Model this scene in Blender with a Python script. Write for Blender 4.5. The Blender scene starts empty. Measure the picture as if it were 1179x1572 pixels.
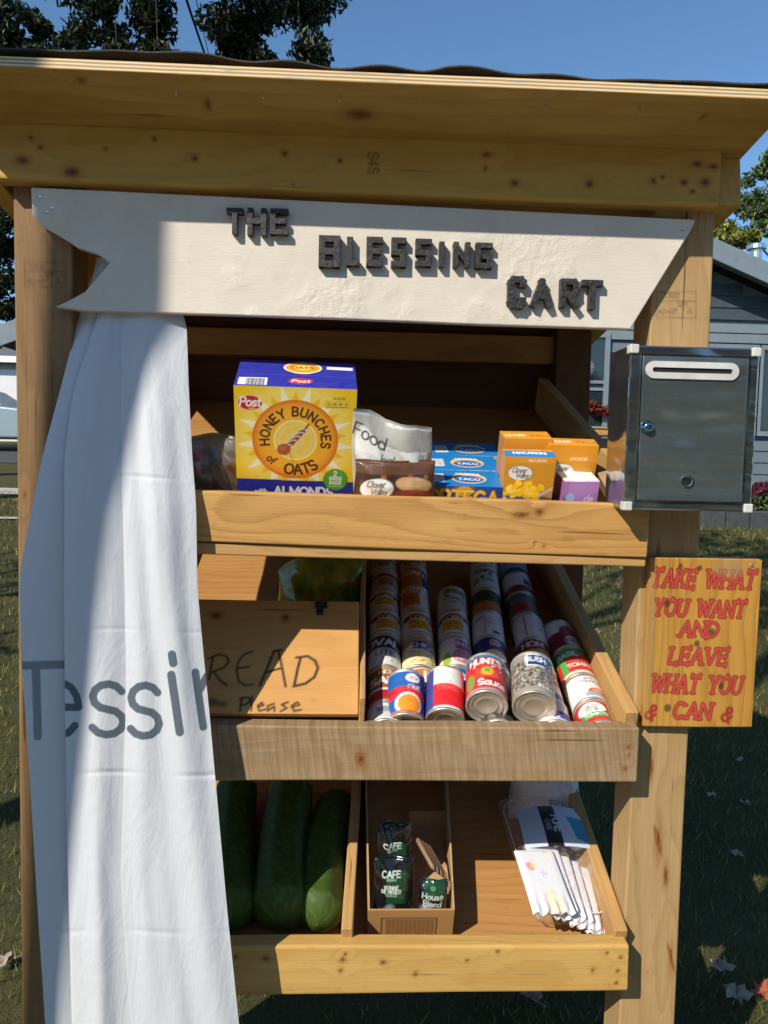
import bpy, bmesh, math, random
import numpy as np
from mathutils import Matrix, Vector
random.seed(7); RNG = np.random.default_rng(7)
SC = bpy.context.scene
COL = SC.collection

# ------------------------------------------------------------------ camera
YAW, PITCH, ROLL = math.radians(2.5), math.radians(4.0), math.radians(1.25)
FPX, CX, CY = 1190.0, 589.5, 786.0
CAMP = np.array([0.0, -1.45, 1.45])
_fw = np.array([math.sin(YAW) * math.cos(PITCH), math.cos(YAW) * math.cos(PITCH), -math.sin(PITCH)])
_ri0 = np.array([math.cos(YAW), -math.sin(YAW), 0.0])
_up0 = np.cross(_ri0, _fw)
_ri = _ri0 * math.cos(ROLL) + _up0 * math.sin(ROLL)
_up = -_ri0 * math.sin(ROLL) + _up0 * math.cos(ROLL)
cam = bpy.data.cameras.new('camera')
cam.sensor_fit = 'VERTICAL'; cam.sensor_height = 24.0; cam.lens = FPX / 1572 * 24.0
cam.clip_start = 0.05; cam.clip_end = 2000
camo = bpy.data.objects.new('camera', cam); COL.objects.link(camo)
camo.matrix_world = Matrix(((_ri[0], _up[0], -_fw[0], CAMP[0]), (_ri[1], _up[1], -_fw[1], CAMP[1]), (_ri[2], _up[2], -_fw[2], CAMP[2]), (0, 0, 0, 1)))
SC.camera = camo

# ------------------------------------------------------------------ sky, sun, exposure
SUNV = Vector((0.85, 0.93, -1.0)).normalized()
W = bpy.data.worlds.new('World'); SC.world = W; W.use_nodes = True
_nt = W.node_tree; _nt.nodes.clear()
_sky = _nt.nodes.new('ShaderNodeTexSky'); _sky.sky_type = 'NISHITA'; _sky.sun_disc = False
_sky.sun_elevation = math.asin(-SUNV.z); _sky.sun_rotation = math.atan2(-SUNV.x, -SUNV.y)
_sky.air_density = 1.0; _sky.dust_density = 0.15; _sky.ozone_density = 3.0
_bg = _nt.nodes.new('ShaderNodeBackground'); _bg.inputs[1].default_value = 0.108
_out = _nt.nodes.new('ShaderNodeOutputWorld')
_tint = _nt.nodes.new('ShaderNodeMix'); _tint.data_type = 'RGBA'; _tint.blend_type = 'MULTIPLY'; _tint.inputs[0].default_value = 1.0; _tint.inputs[7].default_value = (.84, 1.05, 1.14, 1)
_nt.links.new(_sky.outputs[0], _tint.inputs[6]); _nt.links.new(_tint.outputs[2], _bg.inputs[0]); _nt.links.new(_bg.outputs[0], _out.inputs[0])
_sl = bpy.data.lights.new('sun', 'SUN'); _sl.energy = 4.5; _sl.angle = math.radians(0.53); _sl.color = (1.0, 0.93, 0.82)
_so = bpy.data.objects.new('sun', _sl); COL.objects.link(_so)
_so.rotation_euler = SUNV.to_track_quat('-Z', 'Y').to_euler(); _so.location = (-8, -9, 12)
SC.view_settings.view_transform = 'Standard'; SC.view_settings.look = 'None'
SC.view_settings.gamma = 1.0; SC.view_settings.exposure = 0.30

# ------------------------------------------------------------------ where a point of the picture lies in the world
def ray(x, y): return _fw + _ri * ((x - CX) / FPX) - _up * ((y - CY) / FPX)
def at(x, y, Y=0.0):
    d = ray(x, y); return CAMP + d * ((Y - CAMP[1]) / d[1])
def at_arr(x, y, Y):
    d = _fw + np.multiply.outer((x - CX) / FPX, _ri) - np.multiply.outer((y - CY) / FPX, _up)
    return CAMP + d * ((Y - CAMP[1]) / d[..., 1])[..., None]
TILT = math.radians(19.5); SN, CS = math.sin(TILT), math.cos(TILT)
SHELF = {'top': 1.32, 'mid': 0.885, 'low': 0.46}
def on_shelf(x, y, shelf, n=0.0):           # (X, s) on the plane n above a shelf
    P0 = np.array([0, -SN * n, SHELF[shelf] + CS * n]); N = np.array([0, -SN, CS]); d = ray(x, y)
    P = CAMP + d * (((P0 - CAMP) @ N) / (d @ N)); return P[0], (P[1] + n * SN) / CS
def shelf_m(shelf, X, s, n=0.0, rz=0.0):
    M = Matrix(((1, 0, 0, 0), (0, CS, -SN, 0), (0, SN, CS, SHELF[shelf]), (0, 0, 0, 1)))
    return M @ Matrix.Translation((X, s, n)) @ Matrix.Rotation(rz, 4, 'Z')
def ground_z(x, y):
    t = np.clip((np.asarray(y, float) - 0.6) / 1.2, 0, 1); r = t * t * (3 - 2 * t)
    far = np.minimum(np.asarray(y, float), 40.0)
    return r * 0.08 * np.maximum(far - 1.0, 0.0) + 0.015 * np.sin(x * 1.3 + y * .7) * np.sin(y * .9 - x * .4)
def on_ground(x, y):
    d = ray(x, y); t = 0.3
    for i in range(4000):
        P = CAMP + d * t
        if P[2] <= ground_z(P[0], P[1]): return P
        t += 0.01
    return P

# ------------------------------------------------------------------ node helper
class NT:
    def __init__(s, name):
        s.m = bpy.data.materials.new(name); s.m.use_nodes = True; s.t = s.m.node_tree; s.t.nodes.clear()
        s.o = s.t.nodes.new('ShaderNodeOutputMaterial'); s.b = s.t.nodes.new('ShaderNodeBsdfPrincipled')
        s.t.links.new(s.b.outputs[0], s.o.inputs[0])
    def n(s, t, **k):
        x = s.t.nodes.new(t)
        for a, v in k.items(): setattr(x, a, v)
        return x
    def put(s, sock, v):
        if isinstance(v, bpy.types.NodeSocket): s.t.links.new(v, sock)
        elif isinstance(v, (tuple, list)) and len(v) == 3 and sock.type == 'RGBA': sock.default_value = (*v, 1)
        else: sock.default_value = v
    def math(s, op, a, b=0.0, c=None, clamp=False):
        x = s.n('ShaderNodeMath', operation=op, use_clamp=clamp); s.put(x.inputs[0], a); s.put(x.inputs[1], b)
        if c is not None: s.put(x.inputs[2], c)
        return x.outputs[0]
    def add(s, a, b): return s.math('ADD', a, b)
    def mul(s, a, b): return s.math('MULTIPLY', a, b)
    def obj(s): return s.n('ShaderNodeTexCoord').outputs['Object']
    def rnd(s): return s.n('ShaderNodeObjectInfo').outputs['Random']
    def sep(s, v):
        x = s.n('ShaderNodeSeparateXYZ'); s.put(x.inputs[0], v); return x.outputs
    def comb(s, a, b, c):
        x = s.n('ShaderNodeCombineXYZ'); s.put(x.inputs[0], a); s.put(x.inputs[1], b); s.put(x.inputs[2], c); return x.outputs[0]
    def noise(s, v, scale, detail=3.0, rough=0.55, dist=0.0):
        x = s.n('ShaderNodeTexNoise'); s.put(x.inputs['Vector'], v); x.inputs['Scale'].default_value = scale
        x.inputs['Detail'].default_value = detail; x.inputs['Roughness'].default_value = rough; x.inputs['Distortion'].default_value = dist
        return x.outputs[0]
    def scale(s, v, k):
        x = s.n('ShaderNodeVectorMath', operation='MULTIPLY'); s.put(x.inputs[0], v); x.inputs[1].default_value = k; return x.outputs[0]
    def offs(s, v, w):
        x = s.n('ShaderNodeVectorMath', operation='ADD'); s.put(x.inputs[0], v); s.put(x.inputs[1], w); return x.outputs[0]
    def rng(s, v, a, b, c=0.0, d=1.0, smooth=False):
        x = s.n('ShaderNodeMapRange', interpolation_type='SMOOTHSTEP' if smooth else 'LINEAR')
        for i, q in enumerate((v, a, b, c, d)): s.put(x.inputs[i], q)
        return x.outputs[0]
    def mix(s, f, a, b, mode='MIX'):
        x = s.n('ShaderNodeMix', data_type='RGBA', blend_type=mode); s.put(x.inputs[0], f); s.put(x.inputs[6], a); s.put(x.inputs[7], b); return x.outputs[2]
    def attr(s, name): return s.n('ShaderNodeAttribute', attribute_name=name).outputs
    def bump(s, h, strength=0.3, dist=0.002):
        x = s.n('ShaderNodeBump'); x.inputs['Strength'].default_value = strength; x.inputs['Distance'].default_value = dist
        s.put(x.inputs['Height'], h); s.t.links.new(x.outputs[0], s.b.inputs['Normal'])
    def fin(s, col=None, rough=None, metal=None, spec=None, **k):
        if col is not None: s.put(s.b.inputs['Base Color'], col)
        if rough is not None: s.put(s.b.inputs['Roughness'], rough)
        if metal is not None: s.put(s.b.inputs['Metallic'], metal)
        if spec is not None: s.put(s.b.inputs['Specular IOR Level'], spec)
        for a, v in k.items(): s.put(s.b.inputs[a.replace('_', ' ')], v)
        return s.m

def lin(c): 
    c = np.asarray(c, float) / 255.0
    return np.where(c <= .04045, c / 12.92, ((c + .055) / 1.055) ** 2.4)
def lc(r, g, b): return tuple(float(v) for v in lin((r, g, b)))

def wood(name, light, dark, freq=90.0, streak=.45, rough=.62, y0=-.06, contrast=.7, grey=0.0, saw=0.0, blotch=.35, spec=.3):
    """sawn lumber: rings of a leaning trunk cut by the board, pores, blotches; attr 'ink' overlays knots and stamps, 'warp' bends the grain"""
    g = NT(name); P = g.obj(); r = g.rnd()
    P = g.offs(P, g.comb(g.mul(r, 7.3), 0.0, 0.0)); x, y, z = g.sep(P)
    n1 = g.noise(g.scale(P, (1.1, 3.5, 3.5)), 1.6, 2); n2 = g.noise(g.offs(g.scale(P, (.9, 3.0, 3.0)), (5.2, 1.3, 9.1)), 1.7, 2)
    yy = g.add(g.add(y, y0), g.mul(g.add(n1, -.5), .10)); zz = g.add(g.add(z, g.mul(g.add(r, -.5), .05)), g.mul(g.add(n2, -.5), .13))
    rad = g.math('SQRT', g.add(g.mul(yy, yy), g.mul(zz, zz)))
    rad = g.add(rad, g.attr('warp')[2])
    fine = g.noise(g.scale(P, (7, 60, 60)), 3.0, 3)
    ph = g.math('FRACT', g.add(g.mul(rad, freq), g.mul(g.add(fine, -.5), .35)))
    ring = g.math('POWER', ph, 2.2)
    ring = g.mul(ring, g.rng(ph, .86, 1.0, 1.0, 0.0, True))
    st = g.noise(g.scale(P, (2.2, 210, 210)), 2.0, 4, .65)
    sv = g.rng(st, .32, .68, 0, 1)
    blo = g.noise(g.scale(P, (2.2, 9, 9)), 2.2, 4, .6, .4)
    c = g.mix(g.mul(ring, contrast), light, dark)
    c = g.mix(g.mul(sv, streak), c, g.mix(.5, c, dark))
    c = g.mix(g.rng(blo, .38, .72, 0, blotch), c, tuple(v * k for v, k in zip(dark, (1.1, 1.0, .9))))
    dirt = g.noise(g.scale(P, (6, 14, 14)), 3.0, 6, .7)
    c = g.mix(g.rng(dirt, .58, .8, 0, .45), c, (dark[0] * .45, dark[1] * .42, dark[2] * .5))
    if grey: c = g.mix(g.rng(g.noise(g.scale(P, (3, 20, 20)), 2.0, 4), .3, .7, 0, grey), c, (.30, .26, .20))
    h = g.add(g.mul(ring, .5), g.mul(st, .9))
    if saw:
        wv = g.noise(g.comb(g.add(g.mul(x, 130), g.mul(z, 18)), 0.0, g.mul(z, 9)), 1.0, 2, .5)
        c = g.mix(g.rng(wv, .35, .7, 0, saw), c, dark); h = g.add(h, g.mul(wv, 1.6))
    ck = g.mul(g.rng(g.noise(g.scale(P, (1.3, 85, 85)), 2.0, 2, .4, .15), .685, .72, 0, 1, True), g.rng(g.noise(g.scale(P, (2.5, 7, 7)), 2.0, 2), .48, .60, 0, .8, True))
    c = g.mix(ck, c, tuple(v * .28 for v in dark)); h = g.add(h, g.mul(ck, -2.5))
    ink = g.attr('ink'); c = g.mix(ink[3], c, ink[0])
    g.bump(h, .45, .0012)
    return g.fin(c, g.rng(sv, 0, 1, rough - .06, rough + .1), 0.0, spec)

def plain(name, col, rough=.5, metal=0.0, spec=.5, var=.12, vs=30.0, bump=0.0, bs=200.0, **k):
    g = NT(name); P = g.obj(); n = g.noise(P, vs, 4, .6)
    c = g.mix(g.rng(n, .3, .7, 0, 1), tuple(v * (1 - var) for v in col), tuple(min(1, v * (1 + var)) for v in col))
    if bump: g.bump(g.noise(P, bs, 3), bump, .002)
    return g.fin(c, g.rng(n, .3, .7, max(0, rough - .05), min(1, rough + .05)), metal, spec, **k)

def printed(name, rough=.42, spec=.45, bump=.06, bs=60.0, var=.1, **k):
    g = NT(name); P = g.obj(); c = g.attr('ink')[0]; n = g.noise(P, bs, 3)
    c = g.mix(g.rng(n, .35, .75, 0, var), c, (.25, .23, .2))
    if bump: g.bump(n, bump, .004)
    return g.fin(c, rough, 0.0, spec, **k)

# ------------------------------------------------------------------ object helpers
def thing(name, label, cat, loc=(0, 0, 0), M=None, group=None):
    o = bpy.data.objects.new(name, None); COL.objects.link(o); o.empty_display_size = .05
    if M is not None: o.matrix_world = M
    else: o.location = loc
    return tag(o, label, cat, group)
def tag(o, label, cat, group=None, kind=None):
    if label: o['label'] = label
    if cat: o['category'] = cat
    if group: o['group'] = group
    if kind: o['kind'] = kind
    return o
def link(name, me, mats, parent=None, M=None, smooth=False):
    o = bpy.data.objects.new(name, me); COL.objects.link(o)
    for m in (mats if isinstance(mats, (list, tuple)) else [mats]): me.materials.append(m)
    if smooth: me.polygons.foreach_set('use_smooth', np.ones(len(me.polygons), bool))
    if parent is not None: o.parent = parent
    if M is not None: o.matrix_local = M if isinstance(M, Matrix) else Matrix.Translation(M)
    return o
class Acc:
    """collects vertices, faces and per-vertex ink (rgb+alpha) into ONE mesh"""
    def __init__(s): s.v = []; s.f = []; s.c = []; s.w = []; s.mi = []; s.k = 0; s.painted = True
    def raw(s, V, F, ink=None, warp=None, mi=0):
        V = np.asarray(V, float).reshape(-1, 3); n = len(V); s.v.append(V)
        s.f += [tuple(i + s.k for i in f) for f in F]; s.mi += [mi] * len(F)
        if ink is None: ink = np.zeros((n, 4))
        else: s.painted = True
        ink = np.asarray(ink, float)
        if ink.ndim == 1: ink = np.tile(ink, (n, 1))
        if ink.shape[1] == 3: ink = np.hstack([ink, np.ones((n, 1))])
        s.c.append(ink); s.w.append(np.zeros(n) if warp is None else np.asarray(warp, float).ravel())
        if warp is not None: s.painted = True
        s.k += n
    def grid(s, P, ink=None, warp=None, mi=0, flip=False, wrap=False):
        P = np.asarray(P, float); nv, nu = P.shape[:2]; F = []
        for j in range(nv - 1):
            for i in range(nu if wrap else nu - 1):
                a = j * nu + i; b = j * nu + (i + 1) % nu; q = (a, b, b + nu, a + nu)
                F.append(q[::-1] if flip else q)
        s.raw(P.reshape(-1, 3), F, None if ink is None else np.asarray(ink).reshape(nv * nu, -1) if np.ndim(ink) > 1 else ink, warp, mi)
    def box(s, lo, hi, ink=None, mi=0, M=None):
        a, b = np.array(lo, float), np.array(hi, float)
        V = np.array([[a[0] if i & 1 == 0 else b[0], a[1] if i & 2 == 0 else b[1], a[2] if i & 4 == 0 else b[2]] for i in range(8)])
        if M is not None: V = np.array([M @ Vector(v) for v in V])
        s.raw(V, [(0, 2, 3, 1), (4, 5, 7, 6), (0, 1, 5, 4), (2, 6, 7, 3), (0, 4, 6, 2), (1, 3, 7, 5)], ink, None, mi)
    def tube(s, pts, rad, seg=8, ink=None, mi=0):
        pts = [Vector(p) for p in pts]; n = len(pts); rad = [rad] * n if np.isscalar(rad) else rad
        V = []; u0 = None
        for i in range(n):
            d = (pts[min(i + 1, n - 1)] - pts[max(i - 1, 0)]).normalized()
            u = d.orthogonal().normalized() if u0 is None else (u0 - d * u0.dot(d)).normalized()
            u0 = u; w = d.cross(u)
            V += [pts[i] + (u * math.cos(6.28319 * k / seg) + w * math.sin(6.28319 * k / seg)) * rad[i] for k in range(seg)]
        F = [(i * seg + k, i * seg + (k + 1) % seg, (i + 1) * seg + (k + 1) % seg, (i + 1) * seg + k) for i in range(n - 1) for k in range(seg)]
        F += [tuple(range(seg))[::-1], tuple(range((n - 1) * seg, n * seg))]
        s.raw([tuple(v) for v in V], F, ink, None, mi)
    def lathe(s, prof, seg=40, ink=None, mi=0, axis='Y'):
        """profile of (radius, along) round the axis"""
        V = []; 
        for r, t in prof:
            for k in range(seg):
                a = 6.283185 * k / seg
                V.append((r * math.sin(a), t, r * math.cos(a)) if axis == 'Y' else (r * math.cos(a), r * math.sin(a), t))
        n = len(prof); F = []
        for j in range(n - 1):
            for k in range(seg):
                q = (j * seg + k, j * seg + (k + 1) % seg, (j + 1) * seg + (k + 1) % seg, (j + 1) * seg + k); F.append(q)
        s.raw(V, F, ink, None, mi)
    def mesh(s, name):
        me = bpy.data.meshes.new(name); V = np.vstack(s.v)
        me.from_pydata(V.tolist(), [], s.f); me.polygons.foreach_set('material_index', np.array(s.mi, dtype=np.int32))
        if s.painted:
            a = me.attributes.new('ink', 'FLOAT_COLOR', 'POINT'); a.data.foreach_set('color', np.vstack(s.c).astype(np.float32).ravel())
            w = me.attributes.new('warp', 'FLOAT', 'POINT'); w.data.foreach_set('value', np.concatenate(s.w).astype(np.float32))
        me.update(); return me
    def build(s, name, mats, parent=None, M=None, smooth=False, bevel=0.0, subd=0):
        o = link(name, s.mesh(name), mats, parent, M, smooth)
        if bevel:
            b = o.modifiers.new('bevel', 'BEVEL'); b.width = bevel; b.segments = 2; b.limit_method = 'ANGLE'; b.angle_limit = math.radians(40)
        if subd: q = o.modifiers.new('sub', 'SUBSURF'); q.levels = q.render_levels = subd
        return o
def prism(pts, y0, y1):
    """outline (x,z) given depth along Y"""
    a = Acc(); n = len(pts); V = [(x, y0, z) for x, z in pts] + [(x, y1, z) for x, z in pts]
    F = [tuple(range(n)), tuple(range(2 * n - 1, n - 1, -1))] + [(i, i + n, (i + 1) % n + n, (i + 1) % n) for i in range(n)]
    a.raw(V, F); return a

# ------------------------------------------------------------------ pen: stroke letters and painted areas at any set of points
def arc(cx, cy, rx, ry, a0, a1, n=10): return [(cx + rx * math.cos(math.radians(a0 + (a1 - a0) * i / n)), cy + ry * math.sin(math.radians(a0 + (a1 - a0) * i / n))) for i in range(n + 1)]
GL = {
 'A': (.72, [[(0, 0), (.36, 1), (.72, 0)], [(.14, .36), (.58, .36)]]), 'B': (.6, [[(0, 0), (0, 1), (.3, 1)] + arc(.32, .76, .24, .24, 90, -90, 7) + [(0, .52)], [(.3, .52)] + arc(.32, .26, .28, .26, 90, -90, 7) + [(0, 0)]]),
 'C': (.68, [arc(.37, .5, .37, .5, 48, 312, 14)]), 'D': (.66, [[(0, 0), (0, 1), (.25, 1)] + arc(.26, .5, .4, .5, 90, -90, 10) + [(0, 0)]]),
 'E': (.55, [[(.55, 1), (0, 1), (0, 0), (.55, 0)], [(0, .52), (.46, .52)]]), 'F': (.52, [[(.52, 1), (0, 1), (0, 0)], [(0, .5), (.44, .5)]]),
 'G': (.72, [arc(.38, .5, .38, .5, 48, 360, 16) + [(.42, .5)]]), 'H': (.66, [[(0, 0), (0, 1)], [(.66, 0), (.66, 1)], [(0, .52), (.66, .52)]]),
 'I': (.02, [[(.01, 0), (.01, 1)]]), 'J': (.45, [[(.45, 1), (.45, .22)] + arc(.22, .22, .22, .22, 0, -180, 7)]), 'K': (.64, [[(0, 0), (0, 1)], [(.62, 1), (0, .4)], [(.22, .6), (.66, 0)]]),
 'L': (.52, [[(0, 1), (0, 0), (.52, 0)]]), 'M': (.8, [[(0, 0), (0, 1), (.4, .25), (.8, 1), (.8, 0)]]), 'N': (.68, [[(0, 0), (0, 1), (.68, 0), (.68, 1)]]),
 'O': (.78, [arc(.39, .5, .39, .5, 90, 450, 18)]), 'P': (.56, [[(0, 0), (0, 1), (.28, 1)] + arc(.3, .74, .26, .26, 90, -90, 7) + [(0, .48)]]), 'Q': (.78, [arc(.39, .5, .39, .5, 90, 450, 18), [(.5, .2), (.78, -.05)]]),
 'R': (.6, [[(0, 0), (0, 1), (.28, 1)] + arc(.3, .75, .26, .25, 90, -90, 7) + [(0, .5)], [(.3, .5), (.6, 0)]]), 'S': (.58, [arc(.3, .75, .27, .25, 25, 270, 9) + arc(.29, .25, .29, .25, 90, -155, 10)]),
 'T': (.66, [[(0, 1), (.66, 1)], [(.33, 1), (.33, 0)]]), 'U': (.66, [[(0, 1), (0, .33)] + arc(.33, .33, .33, .33, 180, 360, 8) + [(.66, 1)]]), 'V': (.7, [[(0, 1), (.35, 0), (.7, 1)]]),
 'W': (1.0, [[(0, 1), (.25, 0), (.5, .85), (.75, 0), (1, 1)]]), 'X': (.66, [[(0, 0), (.66, 1)], [(0, 1), (.66, 0)]]), 'Y': (.68, [[(0, 1), (.34, .48), (.68, 1)], [(.34, .48), (.34, 0)]]), 'Z': (.6, [[(0, 1), (.6, 1), (0, 0), (.6, 0)]]),
 'a': (.5, [arc(.25, .3, .25, .3, 0, 360, 12), [(.5, .6), (.5, 0)]]), 'b': (.5, [[(0, 1), (0, 0)], arc(.25, .3, .25, .3, 180, 540, 12)]), 'c': (.46, [arc(.26, .3, .26, .3, 45, 315, 10)]), 'd': (.5, [arc(.25, .3, .25, .3, 0, 360, 12), [(.5, 1), (.5, 0)]]),
 'e': (.5, [[(.02, .32), (.5, .32)] + arc(.26, .3, .25, .3, 5, 320, 12)]), 'f': (.34, [arc(.3, .82, .17, .18, 70, 180, 5) + [(.13, 0)], [(0, .6), (.3, .6)]]), 'g': (.5, [arc(.25, .3, .25, .3, 0, 360, 12), [(.5, .6), (.5, -.15)] + arc(.26, -.15, .24, .18, 0, -160, 6)]),
 'h': (.46, [[(0, 1), (0, 0)], [(0, .35)] + arc(.23, .35, .23, .25, 180, 0, 7) + [(.46, 0)]]), 'i': (.04, [[(.02, 0), (.02, .6)], [(.02, .84), (.02, .88)]]), 'k': (.46, [[(0, 0), (0, 1)], [(.42, .6), (0, .25)], [(.15, .37), (.46, 0)]]), 'l': (.04, [[(.02, 0), (.02, 1)]]),
 'm': (.76, [[(0, .6), (0, 0)], [(0, .38)] + arc(.19, .38, .19, .22, 180, 0, 6) + [(.38, 0)], [(.38, .38)] + arc(.57, .38, .19, .22, 180, 0, 6) + [(.76, 0)]]), 'n': (.46, [[(0, .6), (0, 0)], [(0, .35)] + arc(.23, .35, .23, .25, 180, 0, 7) + [(.46, 0)]]),
 'o': (.52, [arc(.26, .3, .26, .3, 90, 450, 12)]), 'p': (.5, [[(0, .6), (0, -.3)], arc(.25, .3, .25, .3, 180, 540, 12)]), 'r': (.32, [[(0, .6), (0, 0)], [(0, .35)] + arc(.22, .36, .22, .24, 180, 60, 5)]),
 's': (.42, [arc(.215, .45, .19, .15, 25, 270, 8) + arc(.205, .15, .205, .15, 90, -155, 8)]), 't': (.34, [[(.14, .85), (.14, .12)] + arc(.27, .13, .13, .13, 180, 290, 4), [(0, .6), (.32, .6)]]), 'u': (.46, [[(0, .6), (0, .24)] + arc(.23, .24, .23, .24, 180, 360, 7) + [(.46, .6)], [(.46, .3), (.46, 0)]]),
 'v': (.46, [[(0, .6), (.23, 0), (.46, .6)]]), 'w': (.7, [[(0, .6), (.17, 0), (.35, .5), (.53, 0), (.7, .6)]]), 'x': (.44, [[(0, 0), (.44, .6)], [(0, .6), (.44, 0)]]), 'y': (.46, [[(0, .6), (.23, .03)], [(.46, .6), (.13, -.28)]]),
 '2': (.55, [arc(.27, .72, .26, .28, 165, -30, 8) + [(0, 0), (.56, 0)]]), '4': (.58, [[(.42, 0), (.42, 1), (0, .3), (.58, .3)]]), '5': (.52, [[(.5, 1), (.06, 1), (.03, .56)] + arc(.25, .33, .27, .33, 110, -150, 9)]), '0': (.58, [arc(.29, .5, .29, .5, 90, 450, 14)]), '1': (.2, [[(0, .8), (.18, 1), (.18, 0)]]),
 '&': (.62, [[(.62, 0), (.14, .72)] + arc(.28, .8, .17, .2, 200, -20, 7) + [(.06, .38)] + arc(.25, .24, .24, .24, 150, 330, 7) + [(.6, .5)]]), '-': (.3, [[(0, .42), (.3, .42)]]), '.': (.04, [[(.02, 0), (.02, .03)]]), "'": (.04, [[(.02, 1), (.02, .8)]]), '#': (.5, [[(0, .3), (.5, .3)], [(0, .6), (.5, .6)], [(.15, .05), (.15, .9)], [(.35, .05), (.35, .9)]]),
}
def serifs(strokes, L=.11):
    out = []
    for st in strokes:
        for p, q in ((st[0], st[1]), (st[-1], st[-2])):
            if any(p in o or any(abs(p[0] - w[0]) + abs(p[1] - w[1]) < .03 for w in o) for o in strokes if o is not st): continue
            if abs(p[1] - q[1]) > abs(p[0] - q[0]) * .6: out.append([(p[0] - L, p[1]), (p[0] + L, p[1])])
            else: out.append([(p[0], p[1] - L), (p[0], p[1] + L)])
    return strokes + out
def text_w(t, gap=.2, ws=1.0): return sum((.42 if ch == ' ' else GL[ch][0]) * ws + gap for ch in t) - gap
def text_strokes(t, x, y, h, align='c', gap=.2, slant=0.0, rot=0.0, ws=1.0, serif=False, jit=0.0, arcr=None):
    """polylines of a line of text; arcr=(cx,cy,R,mid_angle,outward) sets it round a circle"""
    tw = text_w(t, gap, ws); u = {'c': -tw / 2, 'l': 0.0, 'r': -tw}[align]; out = []; cr, sr = math.cos(rot), math.sin(rot)
    for ch in t:
        if ch == ' ': u += .42 * ws + gap; continue
        w, ss = GL[ch]; ss = serifs(ss) if serif else ss; dy = random.uniform(-jit, jit)
        for st in ss:
            pl = []
            for a, b in st:
                if arcr:
                    cx, cy, Rr, mid, outw = arcr; am = u + w * ws / 2
                    th = mid + am * h / Rr * (1 if outw else -1); rr = (a - w / 2) * ws * h
                    if outw: ex, ey = math.sin(th), math.cos(th); tx, ty = ey, -ex; pl.append((cx + ex * (Rr + b * h) + tx * rr, cy + ey * (Rr + b * h) + ty * rr))
                    else: ex, ey = math.sin(th), math.cos(th); tx, ty = -ey, ex; pl.append((cx + ex * (Rr - b * h) + tx * rr, cy + ey * (Rr - b * h) + ty * rr))
                else:
                    px = (u + a * ws + slant * b) * h; py = (b + dy) * h
                    pl.append((x + px * cr - py * sr, y + px * sr + py * cr))
            out.append(pl)
        u += w * ws + gap
    return out
class Pen:
    def __init__(s, X, Y, bg=None, aa=None):
        s.X = np.asarray(X, float); s.Y = np.asarray(Y, float); s.c = np.zeros(s.X.shape + (4,))
        if bg is not None: s.c[..., :3] = lin(bg); s.c[..., 3] = 1
        if aa is None: aa = max(np.ptp(s.X) / max(s.X.shape[-1], 1), 1e-6)
        s.aa = aa
    def put(s, sel, m, col, a=1.0):
        m = m * a; c = lin(col); o = s.c[sel]; al = o[:, 3:4]; m = m[:, None]
        na = m + al * (1 - m); rgb = np.where(na > 1e-6, (c * m + o[:, :3] * al * (1 - m)) / np.maximum(na, 1e-6), o[:, :3])
        s.c[sel] = np.hstack([rgb, na])
    def win(s, x0, x1, y0, y1): return np.nonzero((s.X > x0) & (s.X < x1) & (s.Y > y0) & (s.Y < y1))
    def rect(s, x0, y0, x1, y1, col, a=1.0):
        k = s.aa; sel = s.win(x0 - k, x1 + k, y0 - k, y1 + k); X, Y = s.X[sel], s.Y[sel]
        m = np.clip(np.minimum(np.minimum(X - x0, x1 - X), np.minimum(Y - y0, y1 - Y)) / k + .5, 0, 1); s.put(sel, m, col, a); return s
    def ell(s, cx, cy, rx, ry, col, a=1.0, rot=0.0, soft=None):
        R = max(rx, ry) * 1.6 + 2 * s.aa; sel = s.win(cx - R, cx + R, cy - R, cy + R); dx, dy = s.X[sel] - cx, s.Y[sel] - cy
        c, q = math.cos(rot), math.sin(rot); u, v = dx * c + dy * q, -dx * q + dy * c
        d = (1 - np.sqrt((u / rx) ** 2 + (v / ry) ** 2)) * min(rx, ry); k = soft or s.aa
        s.put(sel, np.clip(d / k + .5, 0, 1), col, a); return s
    def poly(s, pts, col, a=1.0):
        p = np.array(pts, float); sel = s.win(p[:, 0].min(), p[:, 0].max(), p[:, 1].min(), p[:, 1].max()); X, Y = s.X[sel], s.Y[sel]
        ins = np.zeros(X.shape, bool)
        for i in range(len(p)):
            (x1, y1), (x2, y2) = p[i - 1], p[i]
            if y1 == y2: continue
            ins ^= ((y1 > Y) != (y2 > Y)) & (X < (x2 - x1) * (Y - y1) / (y2 - y1) + x1)
        s.put(sel, ins.astype(float), col, a); return s
    def lines(s, pls, wt, col, a=1.0):
        if not pls: return s
        q = np.array([p for l in pls for p in l]); e = wt + s.aa
        sel = s.win(q[:, 0].min() - e, q[:, 0].max() + e, q[:, 1].min() - e, q[:, 1].max() + e); X, Y = s.X[sel], s.Y[sel]
        D = np.full(X.shape, 1e9)
        for l in pls:
            for (x1, y1), (x2, y2) in zip(l[:-1], l[1:]):
                vx, vy = x2 - x1, y2 - y1; L2 = vx * vx + vy * vy + 1e-12
                t = np.clip(((X - x1) * vx + (Y - y1) * vy) / L2, 0, 1); D = np.minimum(D, np.hypot(X - x1 - t * vx, Y - y1 - t * vy))
        s.put(sel, np.clip((wt / 2 - D) / s.aa + .5, 0, 1), col, a); return s
    def text(s, t, x, y, h, col, wt=.14, a=1.0, **k): return s.lines(text_strokes(t, x, y, h, **k), wt * h, col, a)
    def speck(s, x0, y0, x1, y1, n, r, cols, a=1.0, asp=1.0):
        for i in range(n): s.ell(random.uniform(x0, x1), random.uniform(y0, y1), r * random.uniform(.6, 1.2), r * asp * random.uniform(.6, 1.2), random.choice(cols), a)
        return s

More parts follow.
